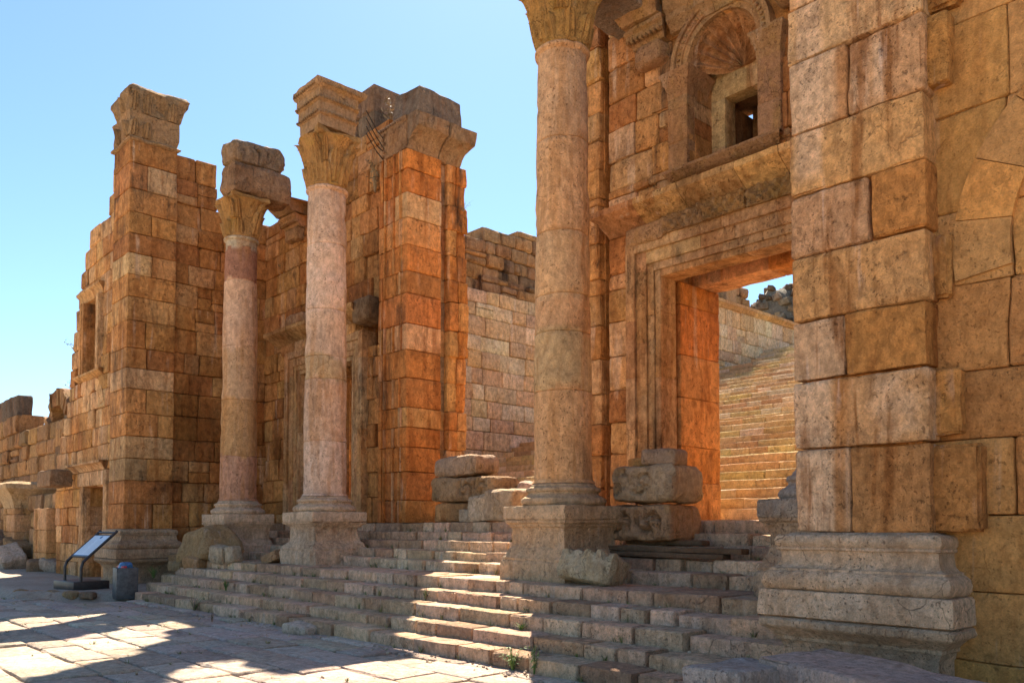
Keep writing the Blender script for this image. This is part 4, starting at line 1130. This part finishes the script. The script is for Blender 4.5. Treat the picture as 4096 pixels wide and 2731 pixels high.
# ================================================================== LOOSE STONES
def loose(name, label, c, size, R, pal, mat, b=.07, amp=.05, chip=.1, res=.08, seed=0, group=None, relief=None, taper=None, cat='stone block'):
    m = MB(); rbox(m, c, size, pick(pal), res=res, b=b, amp=amp, chip=chip, seed=seed, R=R, relief=relief, taper=taper, freq=3)
    return tag(m.build(name, mat), label, cat, group)
G1 = 'fallen stones piled by the middle gate jamb'
loose('fallen_block', 'long plain base block under the carved stone by the middle jamb', (-13.75, 11.3, 1.9), (1.2, .8, .42), rot(0, 0, .03), RUIN + OCH, M_BLK, seed=1, group=G1)
loose('fallen_block', 'long acanthus carved block in the middle of the pile by the jamb', (-13.45, 11.3, 2.38), (2.05, .8, .52), rot(0, .02, -.03), [(.44, .31, .17)], M_CARV, seed=2, group=G1, res=.035, b=.09, relief=swirl([(.15, 0, .28), (.65, .02, .28)], .035), taper=.0)
loose('fallen_block', 'rounded mossy block topmost of the pile by the middle jamb', (-13.72, 11.3, 2.87), (1.42, .7, .42), rot(0, -.02, .02), [(.50, .37, .23)], M_CARV, seed=3, group=G1, b=.12, chip=.08)
loose('fallen_block', 'small square grey block low beside the pile by the jamb', (-13.2, 11.05, 1.83), (.42, .4, .26), rot(0, 0, .1), GREY, M_STEP, seed=4, group=G1, b=.02, amp=.01, chip=.02)
loose('fallen_block', 'upright pitted block on the landing edge, right of the small grey block', (-12.8, 11.05, 1.98), (.56, .55, .55), rot(.04, -.05, .2), GREY, M_STEP, seed=5, group=G1, b=.07, chip=.12)
loose('fallen_block', 'large tilted block with a carved side just left of the tall column', (-12.1, 11.1, 2.02), (1.0, .7, .62), rot(.02, .06, -.12), [(.52, .40, .26)], M_CARV, seed=6, group=G1, b=.06, chip=.1, relief=swirl([(.25, -.05, .25)], .03))
loose('fallen_block', 'pale rounded stone poking up behind the large tilted block', (-12.15, 11.75, 2.12), (.7, .5, .75), rot(.0, .2, .3), ROSE, M_STEP, seed=7, group=G1, b=.15, chip=.08)

G2 = 'carved frieze blocks stacked in the right doorway'
loose('carved_block', 'lower scroll carved frieze block resting on timber in the right doorway', (-7.88, 10.12, 1.66), (1.2, .85, .53), rot(0, 0, .05), [(.44, .28, .165)], M_CARV, seed=8, group=G2, res=.028, b=.07, amp=.03, chip=.06, relief=swirl([(-.33, 0, .25), (.2, .0, .27)], .05, k=24))
loose('carved_block', 'upper chipped frieze block with a bracket, on the scroll carved block', (-7.78, 10.12, 2.235), (1.15, .85, .54), rot(0, .01, .02), [(.42, .31, .2)], M_CARV, seed=9, group=G2, res=.035, b=.1, amp=.05, chip=.12, relief=swirl([(-.45, .02, .25), (.0, 0, .22)], .04, k=20))
loose('carved_block', 'small ribbed fragment on top of the two carved blocks', (-7.55, 10.0, 2.62), (.6, .4, .24), rot(0, .05, .1), [(.40, .29, .19)], M_CARV, seed=10, group=G2, res=.04, b=.05, amp=.03, chip=.08)
loose('carved_block', 'flat brown fragment behind the topmost ribbed fragment', (-8.12, 10.3, 2.58), (.5, .35, .18), rot(0, 0, -.1), OCH, M_CARV, seed=12, group=G2, b=.04)
G3 = 'timber planks under the carved blocks'
for i, (x, y, z, l, yw, lab) in enumerate(((-7.4, 9.62, 1.21, 2.3, .0, 'lower front timber plank under the carved blocks'), (-7.25, 9.64, 1.285, 2.5, .015, 'upper front timber plank under the carved blocks'), (-7.6, 10.1, 1.375, 1.4, -.02, 'short rear timber plank wedged under the carved blocks'))):
    m = MB(); rbox(m, (x, y, z), (l, .2, .07), (.16, .105, .065), res=(.1, .1, .05), b=.008, amp=.008, chip=.02, R=rot(0, .006, yw), seed=i)
    tag(m.build('timber_plank', M_WOOD), lab, 'plank', G3)
loose('carved_fragment', 'acanthus leaf fragment leaning at the foot of the tall column pedestal', (-7.72, 8.62, 1.0), (.85, .5, .4), rot(-.35, .08, .12), [(.45, .38, .29)], M_CARV, seed=13, res=.028, b=.1, amp=.06, chip=.14, relief=lambda P, N: np.where(N[:, 2] > .5, .06 * np.abs(np.sin(P[:, 0] * 17 + P[:, 1] * 9)) + fbm(P, 9, 2, 3) * .05, fbm(P, 5, 2, 3) * .02))
loose('street_block', 'broad flat grey slab lying before the near pier base', (-2.75, 6.05, .33), (1.55, .75, .5), rot(.02, .03, -.30), [(.66, .55, .44)], M_STEP, seed=14, res=.05, b=.03, amp=.03, chip=.12)
loose('street_block', 'pale broken block with a hollow carved side left of the broad slab', (-3.62, 5.75, .27), (.55, .75, .52), rot(.0, -.04, -.1), [(.50, .44, .37)], M_STEP, seed=15, res=.04, b=.03, amp=.03, chip=.12)
G4 = 'rubble between the left tower and the steps'
loose('rubble_stone', 'large sloping ribbed stone lying beside the left tower base', (-19.7, 8.25, 1.2), (1.35, .9, .72), rot(.1, -.12, .1), GREY + RUIN, M_STEP, seed=16, group=G4, b=.12, amp=.1, chip=.2, taper=-.45)
loose('rubble_stone', 'pair-like upright chunk right of the large sloping stone', (-18.55, 8.05, .98), (.42, .35, .4), rot(.1, .2, .4), GREY, M_STEP, seed=17, group=G4, b=.06, amp=.05)
loose('rubble_stone', 'small split chunk right of the upright chunk, on the steps', (-18.2, 8.2, .98), (.28, .3, .38), rot(.0, -.2, .2), GREY, M_STEP, seed=18, group=G4, b=.05, amp=.05)
loose('rubble_stone', 'rounded brown stone under the large sloping stone', (-19.45, 7.85, .75), (.55, .4, .32), rot(.1, .1, .3), RUIN, M_STEP, seed=19, group=G4, b=.1, amp=.05)
loose('rubble_stone', 'flat dark slab bedded below the large sloping stone', (-20.2, 7.85, .66), (.7, .5, .24), rot(0, 0, .1), RUIN, M_STEP, seed=20, group=G4, b=.05, amp=.04)
m = MB()
for i in range(26):
    rbox(m, (-21.2 + RNG.uniform(-1.1, 1.4), 8.9 + RNG.uniform(-.9, 1.6), .35 + RNG.uniform(-.1, .25)), RNG.uniform(.3, .75, 3), pick(RUIN + GREY), res=.15, b=.06, amp=.05, chip=.08, R=rot(*RNG.uniform(-.3, .3, 3)), seed=i)
o = m.build('rubble_fill', M_STEP); o['kind'] = 'stuff'; tag(o, 'loose rubble filling the gap between tower and steps', 'rubble')
loose('fallen_slab', 'dark wedge shaped stone leaning at the foot of the pale pink column', (-16.95, 8.55, .93), (.62, .3, .2), rot(.05, -.32, .1), RUIN, M_BLK, seed=22, b=.03, amp=.04)
loose('step_chip', 'broken flat stone lying against the lowest step on the street', (-11.55, 6.3, .06), (.5, .32, .14), rot(.1, .1, .3), GREY, M_STEP, seed=23, b=.03, amp=.03)
G5 = 'scattered stones on the soil at far left'
for i, (c, s, r, lab) in enumerate((((-31.3, 7.35, .3), (1.3, .7, .45), (0, .03, -.2), 'long flat brown stone on the soil left of the information board'),
                            ((-30.3, 7.6, .33), (1.0, .6, .42), (.1, .2, .3), 'sunlit pale stone behind the long flat brown stone'),
                            ((-33.6, 7.0, .45), (1.0, .8, .75), (.3, .6, .2), 'tilted cube like stone left of the long flat stone'),
                            ((-35.3, 6.9, .42), (1.3, .9, .7), (.2, .3, .5), 'low boulder at the left edge of the soil'),
                            ((-34.8, 7.5, .85), (1.4, .7, .5), (.1, .25, .1), 'grey boulder stacked over the tilted stones'),
                            ((-36.4, 7.3, .95), (1.1, .7, .7), (.0, .5, .2), 'dark slanting boulder topmost of the left heap'))):
    loose('scattered_stone', lab, c, s, rot(*r), RUIN + GREY if i != 1 else PAVE, M_STEP, seed=50 + i, b=.08, amp=.07, chip=.15, res=.12, group=G5)
G6 = 'kerb stones before the left tower'
for i, (x, y) in enumerate(((-21.5, 5.05), (-21.05, 5.25), (-20.6, 5.5), (-20.25, 5.75), (-21.9, 4.8))):
    loose('kerb_stone', ['dark kerb stone nearest below the information board', 'second squat kerb stone below the information board', 'paler kerb stone between the board and the bin', 'kerb stone closest to the waste bin', 'outermost kerb stone half sunk in the soil'][i], (x, y, .07), (.36, .24, .17), rot(0, .05, .5 + RNG.uniform(-.2, .2)), RUIN, M_STEP, seed=70 + i, b=.06, amp=.05, group=G6)

m = MB()
for i in range(420):
    k = RNG.random()
    if k < .45: x, y, z = RNG.uniform(-19, -4), 6.4 - abs(RNG.normal(0, .22)), 0.
    elif k < .8:
        st = RNG.integers(0, 9); x = RNG.uniform(-19, -4); y = STY[st + 1] - abs(RNG.normal(0, .06)) - .02; z = STZ[st]
    else: x, y, z = RNG.uniform(-24, -4), RNG.uniform(1, 6), 0.
    r = RNG.uniform(.008, .03)
    rbox(m, (x, y, z + r * .3), (r * 1.6, r, r), pick(GREY), res=.2, b=r * .3, amp=r * .3, freq=20, R=rot(*RNG.uniform(-.6, .6, 3)), seed=i)
o = m.build('pebbles', M_STEP); o['kind'] = 'stuff'; tag(o, 'pebbles and stone chips strewn over the steps and street', 'pebbles')

# ================================================================== INFORMATION BOARD, BIN
M_DARKM = plain('dark_brown_painted_steel', (.035, .027, .024), .45, .0, .3)
M_PANEL = NT('printed_panel')
_t = M_PANEL
_tc = _t.n('ShaderNodeTexCoord')
M_PANEL.bsdf.inputs['Roughness'].default_value = .35
_b = _t.mix(_t.ramp(_t.noise((25, 25, 25), 3), .35, .65), (.60, .66, .72), (.66, .71, .76))
_t.l(_b, _t.bsdf.inputs['Base Color'])
M_INK = plain('pale_grey_print', (.40, .46, .52), .5, 0, .1)
M_BLUE = plain('blue_print', (.06, .17, .33), .5, 0, .2)
IB = thing('information_board', 'tilted information board in a dark frame on a low plinth beside the left tower', 'sign', (-22.1, 6.05, .15))
mb = MB()
pa = np.array([-23.04, 5.9]); pb = np.array([-21.02, 5.62]); 
ux = np.array([.99, .13, 0]); ux /= np.linalg.norm(ux)      # along the base front
uy = np.array([-.13, .99, 0]); uy /= np.linalg.norm(uy)
bc = np.array([-21.58, 5.98, .24])
Rb = np.stack([ux, uy, UP], 1)
rbox(mb, bc, (1.1, .82, .2), (.05, .04, .035), res=.4, b=.01, amp=.004, R=Rb)
mb.build('plinth', M_DARKM, IB)
# posts run up from the plinth and bend back into the sloping frame
up = np.array([0, 0, 1.]); 
S = bc - uy * .2
for s in (-.44, .44):
    mb = MB(); p = S + ux * s
    tube(mb, [p + up * .08, p + up * .42, p + up * .55 + uy * .05, p + up * .66 + uy * .16, p + up * 1.22 + uy * .78, p + up * 1.27 + uy * .82], .033, (.04, .03, .03))
    mb.build('post', M_DARKM, IB)
mb = MB()
for f in (0., .86, 1.0):
    mb = MB()
    p = S + up * (.66 + .56 * f) + uy * (.16 + .62 * f)
    tube(mb, [p - ux * .44, p + ux * .44], .028, (.04, .03, .03))
    mb.build('crossbar', M_DARKM, IB)
sl = up * .56 + uy * .62; sl /= np.linalg.norm(sl); nrm = np.cross(ux, sl)
pc = S + up * (.66 + .56 * .43) + uy * (.16 + .62 * .43)
Rp = np.stack([ux, sl, nrm], 1)
mb = MB(); rbox(mb, pc + nrm * .012, (.82, .70, .02), (.6, .65, .7), res=.4, b=.003, amp=0, R=Rp); pan = mb.build('panel', M_PANEL.m, IB)
mb = MB()
for i in range(13):
    w_ = RNG.uniform(.26, .33)
    for sd_ in (-1, 1):
        rbox(mb, pc + nrm * .0245 + sl * (.17 - i * .036) + ux * (sd_ * .19 - (.33 - w_) / 2), (w_, .009, .002), (.4, .45, .5), res=.5, b=.0005, amp=0, R=Rp)
mb.build('text_lines', M_INK, pan)
mb = MB()
for dx, h in ((-.039, .05), (-.013, .075), (.013, .09), (.039, .06)):
    rbox(mb, pc + nrm * .0245 + sl * (.27 + h * .2) + ux * (.05 + dx), (.026, h, .002), (.1, .25, .4), res=.5, b=.0005, amp=0, R=Rp)
mb.build('emblem', M_BLUE, pan)
mb = MB(); rbox(mb, pc + nrm * .0245 - sl * .335 , (.8, .02, .002), (.1, .25, .4), res=.5, b=.0005, amp=0, R=Rp); mb.build('border', M_BLUE, pan)

M_BIN = plain('scuffed_grey_steel', (.085, .086, .088), .5, .3, .35, 9)
BN = thing('waste_bin', 'grey metal waste bin stuffed with blue and red litter at the foot of the steps', 'bin', (-19.75, 6.35, 0))
Rn = rot(0, 0, -.12)
mb = MB()
for (dx, dy, sx, sy) in ((0, -.215, .48, .012), (0, .215, .48, .012), (-.234, 0, .012, .418), (.234, 0, .012, .418)):
    rbox(mb, np.array([-19.75, 6.38, .345]) + Rn @ np.array([dx, dy, 0]), (sx, sy, .69), (.1, .12, .13), res=.2, b=.003, amp=.003, R=Rn)
mb.build('body', M_BIN, BN)
mb = MB(); rbox(mb, (-19.75, 6.38, .04), (.455, .415, .04), (.1, .1, .1), res=.3, R=Rn); mb.build('floor', M_BIN, BN)
mb = MB()
rbox(mb, (-19.76, 6.38, .72), (.28, .26, .22), (.1, .2, .4), res=.04, b=.08, amp=.06, freq=8, chip=.05, seed=3)
tag(mb.build('litter_bag', plain('crumpled_blue_plastic', (.05, .16, .34), .35)), 'crumpled blue plastic bag stuffed in the waste bin', 'litter')
for i, (x, y, lab) in enumerate(((-19.9, 6.3, 'crushed red can on the left of the waste bin top'), (-19.6, 6.3, 'red and white wrapper on the right of the waste bin top'))):
    mb = MB(); rbox(mb, (x, y, .70), (.15, .09, .07), (.4, .03, .04), res=.03, b=.025, amp=.02, freq=12, seed=i)
    tag(mb.build(('crushed_can', 'snack_wrapper')[i], plain('red_litter', (.38, .03, .05), .35)), lab, 'litter')

# ================================================================== CABLES AND PLANTS
M_CAB = plain('rusty_cable', (.03, .025, .022), .6)
for i, (z, dz) in enumerate(((10.75, .0), (10.58, -.05), (10.40, .05), (10.25, 0))):
    mb = MB(); tube(mb, [(-15.5, 9.9, z), (-16.0, 10.5, z - .06), (-16.4, 11.0, z - .02 + dz)], .012, (.03, .03, .03), 6)
    tag(mb.build('steel_cable', M_CAB), 'one of the dark steel tie cables between the pink column block and the gate jamb', 'cable', 'tie cables at the top of the middle jamb')

def foliage_mat(name, a, b):
    t = NT(name)
    at = t.n('ShaderNodeAttribute', attribute_name='Col')
    t.l(at.outputs['Color'], t.bsdf.inputs['Base Color']); t.bsdf.inputs['Roughness'].default_value = .7
    return t.m
M_GRN = foliage_mat('weed_leaves', 0, 0)
def tuft(name, label, c, h, n, spread, cols, group, wd=.012, leafy=0):
    m = MB()
    for i in range(n):
        a = RNG.uniform(0, 6.28); l = h * RNG.uniform(.5, 1.); le = RNG.uniform(.1, 1.) * spread
        d = np.array([math.cos(a), math.sin(a), 0]); q = np.array([-d[1], d[0], 0])
        p0 = np.array(c) + d * RNG.uniform(0, .3) * spread * .3
        col = np.array(cols[RNG.integers(len(cols))]) * RNG.uniform(.7, 1.2)
        P = [p0 + d * le * t ** 1.7 + UP * l * t for t in (0, .35, .7, 1.)]
        V = []
        for k, p in enumerate(P):
            w_ = wd * (1 - k / 3.2); V += [p - q * w_, p + q * w_]
        m.add(V, np.array([[0, 1, 3, 2], [2, 3, 5, 4], [4, 5, 7, 6]]), col)
        for k in range(leafy):
            t_ = RNG.uniform(.3, 1.); p = p0 + d * le * t_ ** 1.7 + UP * l * t_
            v = RNG.normal(size=3); v /= np.linalg.norm(v); w2 = np.cross(v, UP); s_ = h * .07 * RNG.uniform(.6, 1.4)
            m.add([p, p + v * s_ + w2 * s_ * .5, p + v * s_ * 2, p + v * s_ - w2 * s_ * .5], np.array([[0, 1, 2, 3]]), col * RNG.uniform(.8, 1.2))
    return tag(m.build(name, M_GRN), label, 'plant', group)
GC = [(.10, .17, .03), (.13, .2, .04), (.16, .2, .06)]
DC = [(.17, .12, .07), (.22, .16, .09), (.12, .09, .06)]
GT = 'weeds in the stone joints'
tuft('weed', 'bright green weed growing against the lowest step near the centre', (-6.95, 6.4, 0), .3, 26, .2, GC, GT, .008, 5)
tuft('weed', 'slim green weed just right of the bright green weed', (-6.6, 6.4, 0), .32, 10, .08, GC, GT, .008, 6)
tuft('weed', 'green grass tuft at the left end of the lowest step', (-15.9, 6.4, 0), .3, 30, .25, GC + DC, GT, .012)
tuft('weed', 'dry weed on the paving before the lowest step', (-13.9, 5.9, 0), .22, 10, .16, DC, GT, .006)
tuft('weed', 'low green tuft on the second step in the sunlight', (-7.65, 7.2, .32), .1, 30, .2, GC, GT, .01)
tuft('weed', 'pale hanging weed on the third step near the sun patch', (-10.2, 7.62, .5), .22, 24, .12, GC + DC, GT, .01, 3)
tuft('weed', 'green weed on the left part of the third step', (-16.3, 7.2, .33), .26, 24, .14, GC, GT, .01, 3)
tuft('weed', 'green weed in the dark gap left of the steps', (-20.3, 7.2, .4), .3, 30, .2, GC, GT, .015, 4)
tuft('weed', 'tiny green tuft on the landing edge beside the fallen blocks', (-11.5, 10.72, 1.52), .12, 20, .1, GC, GT, .01, 3)
m = MB()
def blades(c, h, n, spread, cols, wd=.006):
    for i in range(n):
        a = RNG.uniform(0, 6.28); l = h * RNG.uniform(.4, 1.); le = RNG.uniform(.1, 1.) * spread
        d = np.array([math.cos(a), math.sin(a), 0]); q = np.array([-d[1], d[0], 0])
        p = np.array(c) + d * RNG.uniform(0, .3) * spread
        P = [p, p + d * le * .4 + UP * l * .6, p + d * le + UP * l]
        m.add([P[0] - q * wd, P[0] + q * wd, P[1] - q * wd * .7, P[1] + q * wd * .7, P[2]], [np.array([[0, 1, 3, 2]]), np.array([[2, 3, 4]])], np.array(cols[RNG.integers(len(cols))]) * RNG.uniform(.7, 1.3))
for i in range(150):
    st = int(RNG.integers(0, 10)); x = RNG.uniform(-19, -4.2)
    y = STY[st] - .02; z = STZ[st - 1] if st else 0.
    blades((x, y, z - .01), RNG.uniform(.04, .14), int(RNG.integers(6, 22)), RNG.uniform(.04, .12), [(.30, .24, .10), (.22, .2, .07), (.14, .17, .04), (.36, .29, .15)])
for i in range(150):
    blades((RNG.uniform(-26, -4.5), RNG.uniform(0, 6.2), -.01), RNG.uniform(.02, .07), int(RNG.integers(5, 16)), RNG.uniform(.05, .14), [(.30, .24, .10), (.16, .17, .05), (.36, .29, .15)])
o = m.build('dry_grass', M_GRN); o['kind'] = 'stuff'; tag(o, 'sparse dry grass in the corners of the steps and paving joints', 'grass')
GB = 'dry shrubs on the ruin tops'
tuft('dry_shrub', 'grey twiggy shrub on top between dark blocks and middle jamb', (-16.6, 11.3, 11.2), .95, 30, .4, [(.30, .23, .16), (.24, .19, .13)], GB, .005, 3)
tuft('dry_shrub', 'tangled dry shrub hanging beside the cables below the middle jamb top', (-16.75, 10.95, 9.6), 1.0, 26, .4, [(.34, .26, .15), (.28, .2, .11)], GB, .005, 3)
tuft('dry_shrub', 'small twig sprouting from the right edge of the middle jamb', (-15.25, 12.45, 9.1), .25, 12, .3, DC, GB, .008, 4)
tuft('dry_shrub', 'leafy sprig on the left outline of the left wing wall', (-28.4, 7.6, 7.0), .5, 26, .5, GC + DC, GB, .014, 6)
tuft('dry_shrub', 'lower leafy sprig on the left outline of the left wing wall', (-28.6, 7.6, 5.8), .5, 26, .5, GC + DC, GB, .014, 6)
tuft('dry_shrub', 'thin dry stalks on the upper left edge of the left tower', (-24.5, 7.7, 11.9), .6, 14, .5, DC, GB, .008, 4)
tuft('dry_shrub', 'bush on the wall top in the gap right of the maroon column', (-21.6, 11.2, 8.6), .5, 36, .4, DC, GB, .012, 6)

# ================================================================== LIGHT, SKY, CAMERA
SUN_EL = math.radians(50.5); SX, SY = -1.0, 1.0
az = math.atan2(SX, SY)                      # measured from +Y towards +X
w = bpy.data.worlds.new('World'); SC.world = w; w.use_nodes = True
nt = w.node_tree; nt.nodes.clear()
sky = nt.nodes.new('ShaderNodeTexSky'); sky.sky_type = 'NISHITA'; sky.sun_disc = False
sky.sun_elevation = SUN_EL; sky.sun_rotation = az
sky.altitude = 600; sky.air_density = 1.0; sky.dust_density = .4; sky.ozone_density = 2.0
bg = nt.nodes.new('ShaderNodeBackground'); bg.inputs['Strength'].default_value = .06
ow = nt.nodes.new('ShaderNodeOutputWorld')
tint = nt.nodes.new('ShaderNodeMix'); tint.data_type = 'RGBA'; tint.blend_type = 'MULTIPLY'; tint.inputs[0].default_value = 1.; tint.inputs[7].default_value = (.85, .985, 1.03, 1)
nt.links.new(sky.outputs[0], tint.inputs[6]); nt.links.new(tint.outputs[2], bg.inputs[0]); nt.links.new(bg.outputs[0], ow.inputs[0])
ld = bpy.data.lights.new('sun', 'SUN'); ld.energy = 5.; ld.angle = math.radians(.53); ld.color = (1., .90, .75)
lo = bpy.data.objects.new('sun', ld); COL.objects.link(lo)
from mathutils import Vector
dv = Vector((math.sin(az) * math.cos(SUN_EL), math.cos(az) * math.cos(SUN_EL), math.sin(SUN_EL)))
lo.rotation_euler = dv.to_track_quat('Z', 'Y').to_euler(); lo.location = dv * 60

cd = bpy.data.cameras.new('camera'); cam = bpy.data.objects.new('camera', cd); COL.objects.link(cam)
cam.location = (0, 0, 1.6)
cam.rotation_euler = (math.pi / 2 + .0388, 0, .827)
cd.sensor_width = 36; cd.lens = 3350 * 36 / 4096; cd.shift_y = (1976.6 - 1365.5) / 4096
cd.clip_end = 2000
SC.camera = cam
SC.view_settings.view_transform = 'Standard'; SC.view_settings.look = 'None'
SC.view_settings.exposure = 1.85; SC.view_settings.gamma = 1
SC.cycles.max_bounces = 6; SC.cycles.diffuse_bounces = 4
